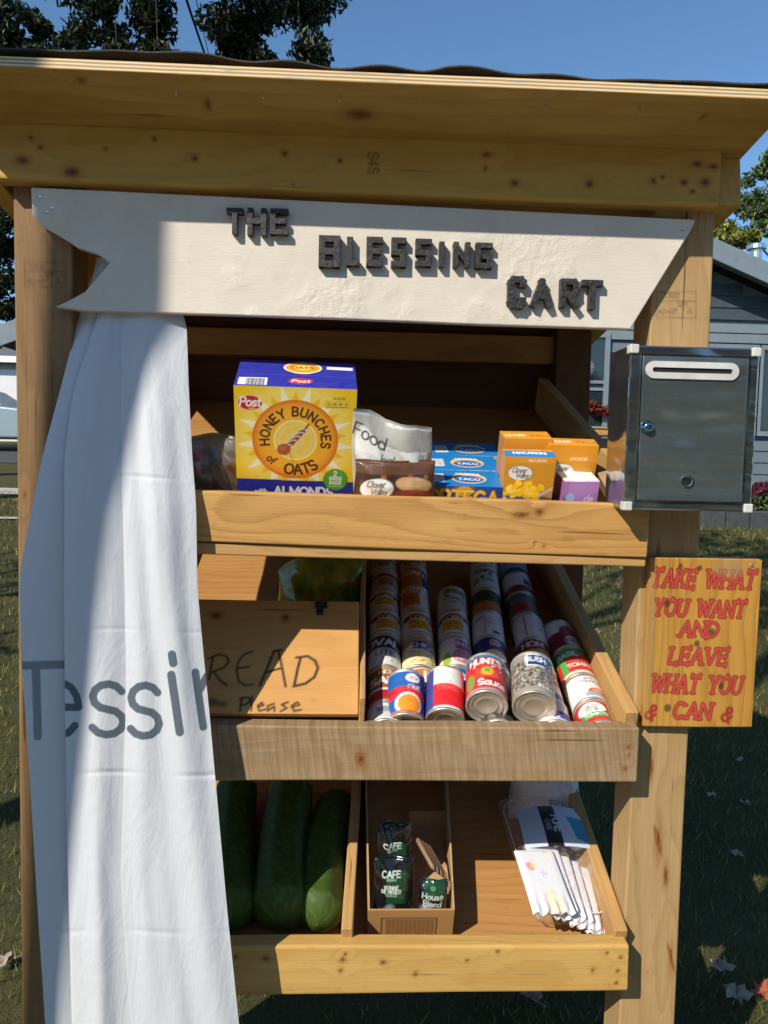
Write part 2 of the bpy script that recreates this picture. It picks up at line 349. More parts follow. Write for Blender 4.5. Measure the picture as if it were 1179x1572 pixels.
# ------------------------------------------------------------------ materials
M_HEAD = wood('treated_pine', (.555, .335, .078), (.38, .20, .038), 55, .35, .55, -.09, .45)
M_SOFF = wood('plywood_soffit', (.52, .32, .08), (.33, .175, .038), 22, .35, .6, -.05, .5, blotch=.6)
M_POST = wood('pine_post', (.47, .315, .145), (.29, .17, .065), 80, .75, .6, -.10, .55)
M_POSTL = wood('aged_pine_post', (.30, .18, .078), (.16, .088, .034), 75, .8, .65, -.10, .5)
M_LIP1 = wood('new_pine_board', (.59, .335, .105), (.33, .15, .036), 85, .7, .55, -.05, .75)
M_LIP2 = wood('rough_sawn_board', (.42, .28, .14), (.20, .12, .052), 60, .75, .75, -.05, .45, .35, .75)
M_LIP3 = wood('yellow_pine_board', (.59, .37, .115), (.38, .205, .05), 60, .6, .5, -.12, .4)
M_SHELF = wood('cedar_shelf_panel', (.45, .235, .075), (.25, .11, .03), 45, .5, .6, -.05, .5)
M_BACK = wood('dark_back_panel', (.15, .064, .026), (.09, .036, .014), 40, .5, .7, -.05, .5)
M_RAIL = wood('pine_rail', (.52, .32, .12), (.33, .165, .05), 75, .5, .6, -.06, .5)
M_LID = wood('plywood_lid', (.57, .31, .098), (.40, .18, .048), 26, .4, .55, -.04, .35)
M_TAKE = wood('varnished_pine', (.54, .29, .050), (.31, .13, .018), 70, .5, .32, -.055, .75, spec=.5, blotch=.5)
def _ply():
    g = NT('ply_edge'); x, y, z = g.sep(g.obj()); n = g.noise(g.comb(g.mul(x, 3), 0.0, 0.0), 4, 3)
    w = g.math('SINE', g.add(g.mul(y, 1050), g.mul(n, 2.0))); c = g.mix(g.rng(w, -.3, .5), (.36, .22, .09), (.70, .55, .33))
    b = g.noise(g.scale(g.obj(), (9, 150, 1)), 1.5, 2); c = g.mix(g.rng(b, .62, .68, 0, .6), c, (.10, .28, .36))
    return g.fin(c, .7)
M_PLY = _ply()
M_METAL = plain('zinc_nail', (.75, .75, .72), .3, 1.0)
M_BLACKIRON = plain('black_latch', (.02, .02, .022), .4, 0.2)

# ------------------------------------------------------------------ lumber
def axes(x, y, z, c): return Matrix(((x[0], y[0], z[0], c[0]), (x[1], y[1], z[1], c[1]), (x[2], y[2], z[2], c[2]), (0, 0, 0, 1)))
def horiz(x0, x1, y0, y1, z0, z1): return Matrix.Translation(((x0 + x1) / 2, (y0 + y1) / 2, (z0 + z1) / 2)), x1 - x0, y1 - y0, z1 - z0
def vert(x0, x1, y0, y1, z0, z1): return axes((0, 0, 1), (0, 1, 0), (-1, 0, 0), ((x0 + x1) / 2, (y0 + y1) / 2, (z0 + z1) / 2)), z1 - z0, y1 - y0, x1 - x0
def to_local(px, py, M, y=0.0):
    """point of the picture on the board's front face -> board coordinates (x,z)"""
    o = np.array(M.translation); ay = np.array(M.col[1][:3]); P0 = o + ay * y; d = ray(px, py)
    P = CAMP + d * (((P0 - CAMP) @ ay) / (d @ ay)) - o
    return float(P @ np.array(M.col[0][:3])), float(P @ np.array(M.col[2][:3]))
def lumber(name, parent, geo, mat, res=.006, r=.003, knots=(), paint=None, mat2=None, wob=.0008, off=(0, 0, 0)):
    M, L, T, H = geo; x = np.unique(np.concatenate([np.linspace(-L / 2 + .002, L / 2 - .002, max(2, int(L / res))), [-L / 2, L / 2]]))
    nz = max(3, int(H / res)); prof = []; front = []
    for z in np.linspace(-H / 2 + r, H / 2 - r, nz): prof.append((-T / 2, z)); front.append(True)
    for cy, cz, a0 in ((-T / 2 + r, H / 2 - r, 180), (T / 2 - r, H / 2 - r, 90), (T / 2 - r, -H / 2 + r, 0), (-T / 2 + r, -H / 2 + r, -90)):
        for k in range(1 if a0 == 180 else 0, 4 if a0 != -90 else 3):
            a = math.radians(a0 - 30 * k); prof.append((cy + r * math.cos(a), cz + r * math.sin(a))); front.append(a0 in (180, -90) and k in (1, 2))
    prof = np.array(prof); n = len(prof); m = len(x)
    X = np.repeat(x[:, None], n, 1); Y = np.tile(prof[:, 0], (m, 1)); Z = np.tile(prof[:, 1], (m, 1))
    sh = np.ones(m); sh[0] = sh[-1] = 1 - .004 / max(H, .01); Y = Y * np.where(sh < 1, 1 - .003 / T, 1)[:, None]; Z = Z * sh[:, None]
    sd = random.uniform(0, 9); Z = Z + wob * 1.5 * np.sin(X * 4.1 + sd) * np.sign(prof[:, 1])[None]; Y = Y + wob * np.sin(X * 9 + Z * 31 + sd)
    pen = Pen(X, Z, aa=res); warp = np.zeros(X.shape)
    for kx, kz, rx, rz in knots:
        warp += .010 * np.exp(-((X - kx) / (rx * 5)) ** 2 - ((Z - kz) / (rz * 2.6)) ** 2)
        rx *= .8; rz *= .8; pen.ell(kx, kz, rx * 1.7, rz * 1.8, (138, 84, 36), .4, soft=min(rx, rz) * 1.4); pen.ell(kx, kz, rx, rz, (124, 76, 36), .8, soft=min(rx, rz) * .35, rot=random.uniform(-.3, .3)); pen.ell(kx, kz, rx * .8, rz * .8, (146, 94, 46), .6, soft=min(rx, rz) * .3)
        pen.ell(kx + rx * .1, kz, rx * .45, rz * .45, (78, 44, 20), .8, soft=min(rx, rz) * .25)
    if paint: paint(pen, M, T)
    pen.c[:, ~np.array(front), 3] *= 0 if not knots else 0.0
    a = Acc(); F = []
    V = np.stack([X, Y, Z], -1).reshape(-1, 3)
    for j in range(m - 1):
        for i in range(n): F.append((j * n + i, j * n + (i + 1) % n, (j + 1) * n + (i + 1) % n, (j + 1) * n + i))
    nF = len(F); F += [tuple(range(n))[::-1], tuple(range((m - 1) * n, m * n))]
    a.raw(V, F, pen.c.reshape(-1, 4), warp)
    if mat2 is not None:                                     # the long +z edge shows the plies
        zc = nz + 3
        for j in range(m - 1): a.mi[j * n + zc - 1] = 1
    pM = Matrix.Translation(parent.location) if parent is not None and parent.rotation_euler == Vector((0, 0, 0)).to_track_quat('X', 'Y').to_euler() else None
    ML = M if parent is None else parent.matrix_world_store.inverted() @ M if hasattr(parent, 'matrix_world_store') else Matrix.Translation(-Vector(parent.location)) @ M
    o = a.build(name, [mat] + ([mat2] if mat2 else []), parent, ML)
    return o
def slope_geo(shelf, a, b, n0, n1, t):
    (X0, s0), (X1, s1) = a, b; M0 = shelf_m(shelf, 0, 0); A = M0 @ Vector((X0, s0, 0)); B = M0 @ Vector((X1, s1, 0)); d = (B - A).normalized()
    N = Vector((0, -SN, CS)); y = N.cross(d); c = (A + B) / 2 + N * (n0 + n1) / 2
    return axes(d, y, N, c), (B - A).length, t, n1 - n0
def kn(geo, *pts):
    """knots given at points of the picture: (px, py, half width px, half height px)"""
    M, L, T, H = geo; out = []
    for px, py, rx, rz in pts:
        x, z = to_local(px, py, M, -T / 2); x1, z1 = to_local(px + rx, py, M, -T / 2); x2, z2 = to_local(px, py + rz, M, -T / 2)
        out.append((x, z, max(abs(x1 - x), abs(x2 - x)), max(abs(z1 - z), abs(z2 - z))))
    return out

# ------------------------------------------------------------------ the wooden stand
CART = thing('pantry_stand', 'tall wooden roadside pantry stand with slanted shelves and a small shingled roof', 'pantry stand', (0, .4, 0))
def stamp(px0, py0, px1, py1, rows):
    def f(pen, M, T):
        def q(x, y): return to_local(x, y, M, -T / 2)
        ink = (62, 42, 24); P = [q(px0, py0), q(px1, py0), q(px1, py1), q(px0, py1)]
        pen.lines([P + [P[0]], [q(px0, py0 + (py1 - py0) * .36), q(px1, py0 + (py1 - py0) * .36)], [q(px0 + (px1 - px0) * .66, py0 + (py1 - py0) * .36), q(px0 + (px1 - px0) * .66, py1)]], .0013, ink, .6)
        for t, x, y, h in rows:
            for pl in text_strokes(t, 0, 0, h, 'l', .25):
                pen.lines([[q(x + a, y - b) for a, b in pl]], .0012, ink, .65)
    return f
def many(*fs):
    def f(pen, M, T):
        for k in fs: k(pen, M, T)
    return f
gL = vert(-.613, -.51, 0, .088, 0, 1.98); gR = vert(.556, .668, 0, .09, 0, 1.97)
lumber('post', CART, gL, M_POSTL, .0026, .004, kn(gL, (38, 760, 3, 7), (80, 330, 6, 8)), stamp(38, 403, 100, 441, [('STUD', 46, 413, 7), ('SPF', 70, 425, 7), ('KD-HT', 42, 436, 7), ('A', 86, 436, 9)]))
lumber('post', CART, gR, M_POST, .0026, .004, kn(gR, (1010, 1290, 5, 30), (1022, 1345, 4, 18), (1000, 1180, 3, 20), (1030, 1470, 3, 30)), stamp(1008, 448, 1068, 488, [('STUD', 1020, 457, 7), ('SPF', 1040, 471, 7), ('KD-HT', 1012, 482, 7), ('A', 1055, 482, 9)]))
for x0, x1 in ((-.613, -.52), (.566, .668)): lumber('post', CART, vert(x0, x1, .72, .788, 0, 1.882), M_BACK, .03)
gH = horiz(-.627, .656, -.038, 0, 1.917, 2.019)
def s4s(pen, M, T):
    for pl in text_strokes('S4S', 0, 0, 15, 'l', .2):
        pen.lines([[to_local(566 + b, 234 + a, M, -T / 2) for a, b in pl]], .003, (70, 44, 20), .75)
lumber('header_beam', CART, gH, M_HEAD, .003, .007, kn(gH, (47, 211, 4, 4), (62, 226, 5, 4), (162, 228, 4, 3), (237, 213, 4, 4), (299, 243, 6, 5), (437, 236, 6, 5), (522, 247, 5, 4), (34, 246, 12, 7), (110, 264, 14, 10), (450, 283, 3, 2), (747, 237, 8, 4), (745, 258, 4, 4), (790, 281, 7, 6), (905, 283, 7, 7), (1003, 278, 5, 5), (1017, 273, 4, 3), (1050, 280, 6, 6), (1082, 280, 9, 7), (1063, 294, 5, 4), (1070, 252, 9, 5), (1095, 256, 9, 4)), s4s)
ROOFA = math.atan(.15); RC, RS = math.cos(ROOFA), math.sin(ROOFA)
def roof_z(Y): return 2.015 - .15 * (Y + .04)
def beam_geo(x0, x1, y0, y1, h):
    d = Vector((0, RC, -RS)); c = Vector(((x0 + x1) / 2, (y0 + y1) / 2, roof_z((y0 + y1) / 2) - h / 2 / RC))
    return axes(d, (1, 0, 0), d.cross(Vector((1, 0, 0))), c), (y1 - y0) / RC, x1 - x0, h
lumber('side_beam', CART, beam_geo(.660, .703, -.022, .9, .088), M_HEAD, .02, .003)
lumber('side_beam', CART, beam_geo(-.672, -.632, -.022, .9, .088), M_HEAD, .02, .003)
y0r, y1r = -.188, .96; nr = Vector((0, RS, RC)); cR = Vector((0.0025, (y0r + y1r) / 2, roof_z((y0r + y1r) / 2))) + nr * .0095
gF = (axes((1, 0, 0), nr, Vector((1, 0, 0)).cross(nr), cR), 1.405, .018, (y1r - y0r) / RC)
ROOF = lumber('roof', CART, gF, M_SOFF, .007, .0015, kn(gF, (552, 176, 24, 10), (318, 160, 5, 10), (125, 123, 8, 4), (640, 225, 5, 3), (1080, 180, 6, 4)), None, M_PLY, .0004)
sh = Acc()
def _sh():
    g = NT('asphalt_shingle'); P = g.obj(); n = g.noise(P, 420, 3, .7); b = g.noise(P, 9, 3)
    c = g.mix(g.rng(n, .35, .65), (.018, .017, .018), (.085, .078, .074)); c = g.mix(g.rng(b, .3, .7, 0, .5), c, (.05, .04, .035)); g.bump(n, .6, .002)
    return g.fin(c, .9)
M_SHING = _sh()
nx = 120
for k in range(8):                                           # courses lapped up the roof
    ya = y0r + .010 + k * .138; X = np.linspace(-.712, .716, nx); rows = []
    amp = .010 if k == 0 else .004
    lift = .75 * np.interp(X, [-.72, -.55, -.40, -.30, -.24, -.02, .10, .14, .35, .36, .72], np.array([.006, .008, .007, .014, .010, .001, .0, .007, .001, .0, .001]) * 1.1) + .002 * np.sin(X * 47)
    for t, hgt in ((0, .0), (0, .0025), (.05, .0035), (.17, .001)):
        Y = ya + t - (.006 * np.sin(X * 13 + k) * .4 + .003 * np.sin(X * 41 + k)) * (t < .1) - .004
        Z = roof_z(Y) + .0185 / RC + .003 + hgt + (lift if t < .04 else lift * .5 if t < .1 else 0) * (1 if k == 0 else .5) + (.003 if t < .1 else .001)
        rows.append(np.stack([X, Y - CART.location[1], Z], -1))
    sh.grid(np.array(rows))
M_roof_inv = (Matrix.Translation(-Vector(CART.location)) @ gF[0]).inverted()
sh.build('shingles', M_SHING, ROOF, M_roof_inv)
for px, py in ((270, 131), (521, 142), (652, 152), (838, 166), (982, 168), (404, 135)):
    n_ = Acc(); Y = -.135; P = at(px, py, -.15); P[2] = roof_z(P[1]); n_.tube([(0, 0, 0.004), (0, 0, -.007), (0, 0, -.010)], [.0014, .0014, .0002], 6)
    n_.build('nail', M_METAL, CART, Vector(P) - CART.location)
# back
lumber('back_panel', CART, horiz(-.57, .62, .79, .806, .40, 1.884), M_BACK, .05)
lumber('back_beam', CART, horiz(-.52, .566, .74, .785, 1.725, 1.80), M_SHELF, .02)
# shelves
for nm, sh_, z0, z1, mat, kx in (('top', 'top', 1.286, 1.3815, M_LIP1, [(800, 790, 16, 6), (828, 786, 7, 8), (835, 838, 3, 3), (822, 832, 2, 2)]), ('mid', 'mid', .850, .956, M_LIP2, [(965, 1147, 5, 4), (960, 1180, 5, 4), (965, 1160, 3, 3), (553, 1165, 9, 14)]), ('low', 'low', .438, .531, M_LIP3, [(526, 1474, 5, 4), (530, 1465, 3, 3), (523, 1491, 4, 4), (588, 1478, 5, 4), (638, 1496, 4, 4), (717, 1474, 3, 3), (932, 1463, 3, 3), (953, 1470, 4, 3), (910, 1489, 3, 4), (948, 1490, 4, 3), (946, 1508, 4, 3), (362, 1470, 4, 4), (408, 1472, 7, 4), (764, 1460, 4, 3)])):
    g_ = horiz(-.508, .549, -.052, -.012, z0, z1)
    if nm == 'top': g_ = (g_[0] @ Matrix.Rotation(math.radians(.9), 4, 'Y'),) + g_[1:]
    lumber('shelf_lip', CART, g_, mat, .004, .004 if nm != 'low' else .006, kn(g_, *kx), None, None, .0012)
    lumber('shelf_panel', CART, (shelf_m(sh_, .022, .43, -.009) @ Matrix(((1, 0, 0, 0), (0, 0, 1, 0), (0, -1, 0, 0), (0, 0, 0, 1))), 1.06, .016, .84), M_SHELF, .012)
    for X in (.541, -.5): lumber('shelf_rail', CART, slope_geo(sh_, (X, .0), (X, .84), .0, .10 if nm == 'mid' else .092, .026), M_RAIL, .02)
_lg = horiz(-.508, .549, -.046, -.004, 1.2655, 1.2845); lumber('ledger_strip', CART, (_lg[0] @ Matrix.Rotation(math.radians(.9), 4, 'Y'),) + _lg[1:], M_RAIL, .02)
lumber('shelf_divider', CART, slope_geo('mid', (.0285, .0), (.040, .83), .0, .13, .011), M_RAIL, .02)
lumber('shelf_divider', CART, slope_geo('low', (.0095, .0), (.046, .83), .0, .10, .022), M_RAIL, .012)
# bread bin lid
LA = math.radians(42.5); zl = Vector((0, math.cos(LA), math.sin(LA))); yl = zl.cross(Vector((1, 0, 0))); cl = Vector((-.24, -.018, .9595)) + zl * .132 - yl * .007
gLid = (axes((1, 0, 0), yl, zl, cl), .525, .012, .264)
def read(pen, M, T):
    def q(x, y): return to_local(290 + x / 3.369, 820 + y / 3.369, M, -T / 2)
    ink = (22, 15, 10)
    R_ = [[(125, 635), (112, 700), (103, 752)], [(98, 645), (150, 622), (196, 632), (207, 658), (180, 690), (114, 714)], [(128, 712), (160, 755), (196, 782)]]
    E_ = [[(330, 608), (285, 622), (258, 655), (246, 705), (258, 760), (290, 780), (332, 776)], [(248, 695), (312, 686)]]
    A_ = [[(366, 782), (400, 705), (440, 606), (480, 600)], [(462, 600), (482, 690), (500, 786)], [(396, 715), (482, 692)]]
    D_ = [[(578, 640), (562, 700), (545, 782)], [(556, 640), (615, 632), (652, 655), (668, 692), (650, 738), (605, 772), (542, 786)]]
    B_ = [[(-22, 640), (-36, 775)], [(-30, 640), (20, 640), (32, 668), (-20, 702), (26, 712), (30, 750), (-36, 778)]]
    P_ = [[(272, 846), (264, 916)], [(264, 850), (305, 842), (318, 862), (296, 880), (270, 884)], [(326, 838), (322, 914)], [(358, 893), (386, 884), (378, 870), (356, 886), (364, 914), (398, 906)],
          [(438, 876), (408, 888), (408, 914), (440, 890), (443, 915)], [(512, 868), (480, 880), (506, 900), (474, 916)], [(532, 892), (572, 882), (560, 868), (532, 886), (544, 914), (580, 908)]]
    for g_, w in ((R_, .0042), (E_, .0042), (A_, .0052), (D_, .0058), (B_, .0042), (P_, .0042)):
        pen.lines([[q(*p) for p in pl] for pl in g_], w, ink, .93)
    for px, py, rx in ((120, 870, .013), (175, 880, .009)): 
        x, z = q(px, py); pen.ell(x, z, rx, rx * .7, (60, 38, 22), .6, soft=.006)
LID = lumber('bin_lid', CART, gLid, M_LID, .0026, .0015, kn(gLid, (332, 945, 10, 6), (438, 948, 7, 6)), read)
x_, z_ = to_local(492, 935, gLid[0], -.006); lt = Acc(); lt.box((x_ - .008, -.012, z_ - .016), (x_ + .006, -.0065, z_ + .014)); lt.box((x_ - .012, -.011, z_ + .002), (x_ + .014, -.0068, z_ + .016)); lt.tube([(x_ - .004, -.014, z_ - .004), (x_ + .004, -.014, z_ + .010)], .002, 6)
lt.build('latch', M_BLACKIRON, LID, bevel=.0008)

# ------------------------------------------------------------------ name board
def _paint():
    g = NT('white_paint'); P = g.obj(); n = g.noise(P, 7, 5, .65, .8); f = g.noise(g.scale(P, (40, 40, 220)), 1.5, 3)
    wv_ = 0; tex = g.noise(g.scale(P, (1, 1, 1)), 55, 4, .6, .6); msk = g.rng(g.noise(P, 5, 3), .50, .62, 0, 1, True)
    c = g.mix(g.rng(n, .35, .7, 0, 1), (.70, .635, .53), (.63, .565, .465)); c = g.mix(g.rng(tex, .62, .75, 0, .35), c, (.5, .44, .35))
    ink = g.attr('ink'); c = g.mix(ink[3], c, ink[0])
    g.bump(g.add(g.mul(g.mul(tex, msk), 3.0), g.mul(f, .4)), .5, .0018); return g.fin(c, .5, 0, .4)
M_WHITE = _paint()
SIGN = thing('name_board', 'white painted notched board with raised black block letters under the roof beam', 'sign', (0.02, -.012, 1.80))
sp = [tuple(at(x, y, -.022)[[0, 2]] - np.array([SIGN.location[0], SIGN.location[2]])) for x, y in [(47, 287), (1068, 337), (1062, 352), (1020, 420), (968, 505), (740, 498), (500, 488), (246, 480), (127, 477), (84, 471), (104, 462), (130, 448), (150, 425), (169, 403), (150, 390), (118, 380), (104, 370), (84, 358), (62, 346), (49, 329)]]
sb = prism(sp, -.010, .010); bo = sb.build('board', M_WHITE, SIGN, bevel=.0022)
for px, py in ((62, 303), (72, 326), (1048, 352), (80, 320)):
    s_ = Acc(); P = at(px, py, -.022); s_.lathe([(0, -.0012), (.003, -.0009), (.0036, .0)], 10); s_.build('screw', M_METAL, SIGN, Vector(P) - SIGN.location)
def _blk():
    g = NT('weathered_black'); n = g.noise(g.obj(), 160, 5, .75); c = g.mix(g.rng(n, .45, .75, 0, 1), (.010, .009, .009), (.10, .09, .08)); g.bump(n, .7, .002); return g.fin(c, .5, 0, .5)
M_BLK = _blk()
BLOCK = {'S': (.6, [[(.6, 1), (0, 1), (0, .5), (.6, .5), (.6, 0), (0, 0)]]), 'B': (.6, [[(0, 0), (0, 1), (.6, 1), (.6, 0), (0, 0)], [(0, .5), (.6, .5)]]), 'G': (.6, [[(.6, 1), (0, 1), (0, 0), (.6, 0), (.6, .45), (.35, .45)]]), 'N': (.62, [[(0, 0), (0, 1)], [(0, .95), (.62, .1)], [(.62, 0), (.62, 1)]]), 'C': (.62, [[(.62, .8), (.62, .9), (.5, 1), (.12, 1), (0, .88), (0, .12), (.12, 0), (.5, 0), (.62, .1), (.62, .2)]]), 'R': (.6, [[(0, 0), (0, 1), (.5, 1), (.6, .9), (.6, .55), (.5, .45), (0, .45)], [(.25, .45), (.6, 0)]])}
def block_letter(ch, x0, y0, x1, y1):
    """x0..x1, y0 top, y1 bottom in the photograph"""
    A = at(x0, y1, -.030); B = at(x1, y0, -.030); w, ss = BLOCK.get(ch, GL[ch]); h = B[2] - A[2]; wd = B[0] - A[0]; t = h * .215
    a = Acc(); k = 0; ox, oz = A[0] + t / 2, A[2] + t / 2; sx = (wd - t) / max(w, .05) if w > .1 else 0; sz = h - t
    for st in ss:
        pts = [(ox + p * sx - (.01 * sx if w < .1 else 0), oz + q * sz) for p, q in st]
        for (ax, az), (bx, bz) in zip(pts[:-1], pts[1:]):
            d = Vector((bx - ax, 0, bz - az)); L = d.length; d.normalize(); u = Vector((-d.z, 0, d.x)); k += 1
            e = t * (.42 if ch in 'CSGBR' and len(st) > 6 else .5); p = Vector((ax, 0, az)) - d * e; q = Vector((bx, 0, bz)) + d * e; f = -.014 - .00012 * k
            V = [v + Vector((0, yy, 0)) for yy in (f, 0) for v in (p - u * t / 2, q - u * t / 2, q + u * t / 2, p + u * t / 2)]
            V = [(v.x - SIGN.location[0], v.y - .022 - SIGN.location[1], v.z - SIGN.location[2]) for v in V]
            a.raw(V, [(0, 1, 2, 3), (7, 6, 5, 4), (0, 4, 5, 1), (1, 5, 6, 2), (2, 6, 7, 3), (3, 7, 4, 0)])
    a.build('letter', M_BLK, SIGN, bevel=.0009)
for ch, x0, y0, x1, y1 in (('T', 348, 321, 374, 360), ('H', 380, 321, 410, 362), ('E', 415, 322, 443, 361), ('B', 489, 363, 523, 411), ('L', 532, 365, 553, 409), ('E', 562, 365, 588, 410), ('S', 600, 366, 624, 411), ('S', 637, 368, 663, 410), ('I', 673, 372, 685, 411), ('N', 695, 373, 722, 411), ('G', 729, 374, 756, 413), ('C', 778, 425, 808, 474), ('A', 814, 429, 848, 472), ('R', 858, 429, 889, 474), ('T', 891, 431, 925, 476)):
    block_letter(ch, x0, y0, x1, y1)

# ------------------------------------------------------------------ give-and-take sign
gT = vert(.567, .782, -.021, -.0025, .947, 1.2735)
def take(pen, M, T):
    pen2 = Pen(-pen.Y, pen.X, aa=pen.aa)
    def q(x, y): a, b = to_local(x, y, M, -T / 2); return -b, a
    def line(t, x0, x1, yb, h, rot=-.012, slant=.16):
        (xa, ya), (xb, _) = q(x0, yb), q(x1, yb); hh = h * .00121; ws = ((xb - xa) / hh - .2 * (len(t) - 1) - slant) / (text_w(t, 0, 1)) ; ws = max(.5, ws)
        S = text_strokes(t, xa + .004, ya, hh, 'l', .2, slant, rot, ws, True, .03)
        pen2.lines(S, .0078, (120, 22, 24), .95); pen2.lines(S, .0036, (205, 74, 66), .8)
    line('TAKE WHAT', 997, 1157, 900, 27); line('YOU WANT', 1000, 1141, 944, 25); line('AND', 1040, 1100, 976, 23); line('LEAVE', 1024, 1114, 1018, 25); line('WHAT YOU', 996, 1136, 1062, 27); line('CAN', 1030, 1089, 1103, 25)
    for x, y, rt in ((989, 1100, -.5), (1106, 1104, -.45)):
        (xa, ya) = q(x, y); S = text_strokes('&', xa, ya, .028, 'l', rot=rt); pen2.lines(S, .0065, (150, 26, 28), .9)
    for x, y, r in ((1045, 869, 4), (1075, 872, 4), (1070, 988, 5), (1025, 1087, 6), (1024, 927, 5), (1093, 970, 5), (1107, 1053, 5)):
        xa, ya = q(x, y); pen2.ell(xa, ya, r * .0011, r * .0013, (58, 48, 36), .8, soft=.003)
    for x, y, w, h in ((993, 985, 10, 130), (1120, 872, 25, 14)):
        xa, ya = q(x, y); pen2.ell(xa, ya, w * .0012, h * .0012, (150, 125, 92), .55, soft=.012)
    pen.c = pen2.c
tag(lumber('motto_sign', None, gT, M_TAKE, .0016, .0015, (), take), 'varnished pine sign with red slab lettering nailed to the right post below the steel box', 'sign')
nl = Acc(); P = at(1154, 868, -.022); nl.lathe([(0, -.002), (.003, -.0015), (.0035, 0)], 10)
nl.build('screw', M_METAL, bpy.data.objects['motto_sign'], gT[0].inverted() @ Matrix.Translation(P))

# ------------------------------------------------------------------ steel drop box
def _steel(name, col, rough, dark=1.0, met=1.0):
    g = NT(name); P = g.obj(); n = g.noise(g.scale(P, (6, 6, 60)), 1.0, 3); b = g.noise(g.scale(P, (.7, 1, 1.6)), 6, 2); sm = g.noise(P, 22, 4, .7)
    c = g.mix(g.rng(sm, .5, .8, 0, .35), tuple(v * dark for v in col), tuple(v * dark * .7 for v in col)); g.bump(b, .45, .04)
    return g.fin(c, g.rng(n, .3, .7, rough * .8, rough * 1.2), met)
M_STEEL = _steel('polished_steel', (.34, .36, .36), .15, 1.0, .93); M_STEELF = _steel('smoked_steel_panel', (.27, .30, .28), .27, 1.0, .84)
M_CAP = plain('white_plastic', (.58, .57, .53), .45); M_LOCK = plain('blue_chrome', (.20, .42, .55), .15, 1.0); M_CHROME = plain('chrome', (.7, .7, .7), .15, 1.0); M_DARK = plain('slot_void', (.01, .01, .01), .8)
BOX = thing('drop_box', 'dark stainless steel donation box with white slot and blue lock on the right post', 'donation box', (.596, -.056, 1.368))
x0, x1, yF, yB, zh = -.115, .115, -.05, .054, .287
bb = Acc(); bb.box((x0, yF, 0), (x1, yB, zh)); bb.build('body', M_STEEL, BOX, bevel=.003)
bb = Acc(); bb.box((x0 + .022, yF - .0022, .018), (x1 - .020, yF + .001, zh - .018)); DOOR = bb.build('door', M_STEELF, BOX, bevel=.0012)
for a_, b_ in (((x0 + .0195, yF - .003, .014), (x0 + .0212, yF - .0005, zh - .014)), ((x1 - .0185, yF - .003, .014), (x1 - .0168, yF - .0005, zh - .014)), ((x0 + .018, yF - .003, zh - .0168), (x1 - .018, yF - .0005, zh - .0152)), ((x0 + .018, yF - .003, .0152), (x1 - .018, yF - .0005, .0168))):
    bb = Acc(); bb.box(a_, b_); bb.build('trim_strip', M_CHROME, BOX)
for sx, cx in ((1, x0), (-1, x1)):
    for sz, cz in ((1, 0), (-1, zh)):
        bb = Acc(); bb.box((min(cx - sx * .0012, cx + sx * .0145), yF - .0042, min(cz - sz * .0012, cz + sz * .0145)), (max(cx - sx * .0012, cx + sx * .0145), yF + .016, max(cz - sz * .0012, cz + sz * .0145))); bb.build('corner_cap', M_CAP, BOX, bevel=.002)
def rr_outline(w, h, r, n=8):
    out = []
    for cx, cz, a0 in ((w / 2 - r, h / 2 - r, 0), (-w / 2 + r, h / 2 - r, 90), (-w / 2 + r, -h / 2 + r, 180), (w / 2 - r, -h / 2 + r, 270)):
        out += [(cx + r * math.cos(math.radians(a0 + 90 * k / n)), cz + r * math.sin(math.radians(a0 + 90 * k / n))) for k in range(n + 1)]
    return out
P = at(1063, 569, -.11); c_ = (P[0] - BOX.location[0], P[2] - BOX.location[2])
oo = rr_outline(.165, .030, .0149); ii = rr_outline(.142, .0085, .004); ring = Acc(); N = len(oo)
V = [(c_[0] + x, y, c_[1] + z) for pts, y in ((oo, yF - .0022), (oo, yF - .0055), (ii, yF - .0062), (ii, yF - .002)) for x, z in pts]
ring.raw(V, [(k * N + i, k * N + (i + 1) % N, (k + 1) * N + (i + 1) % N, (k + 1) * N + i) for k in range(3) for i in range(N)]); ring.build('slot_plate', M_CAP, BOX, smooth=False)
bb = Acc(); bb.box((c_[0] - .073, yF - .0030, c_[1] - .006), (c_[0] + .073, yF - .0026, c_[1] + .006)); bb.build('slot', M_DARK, BOX)
P = at(996, 656, -.115); lk = Acc(); lk.lathe([(0, -.010), (.006, -.010), (.0085, -.0085), (.010, -.003), (.0125, -.0015), (.0125, .002)], 28)
LK = lk.build('lock', M_LOCK, BOX, Vector((P[0] - BOX.location[0], yF - .002, P[2] - BOX.location[2])), smooth=True)
kk = Acc(); kk.box((-.0012, -.0112, -.004), (.0012, -.0098, .004)); kk.lathe([(.0034, -.0108), (.0042, -.0112), (.005, -.0108), (.005, -.0095)], 20); kk.build('keyhole', M_DARK, LK)
P = at(1055, 739, -.11); em = Acc(); o8 = [(.0125 * math.cos(math.radians(22.5 + 45 * k)), .0115 * math.sin(math.radians(22.5 + 45 * k))) for k in range(8)]
V = [(x * s, y, z * s) for s, y in ((1, 0), (.95, -.003), (.78, -.003), (.72, -.001)) for x, z in o8]
em.raw(V, [(k * 8 + i, k * 8 + (i + 1) % 8, (k + 1) * 8 + (i + 1) % 8, (k + 1) * 8 + i) for k in range(3) for i in range(8)] + [tuple(range(24, 32))]); em.build('badge', M_CHROME, BOX, Vector((P[0] - BOX.location[0], yF - .0022, P[2] - BOX.location[2])))

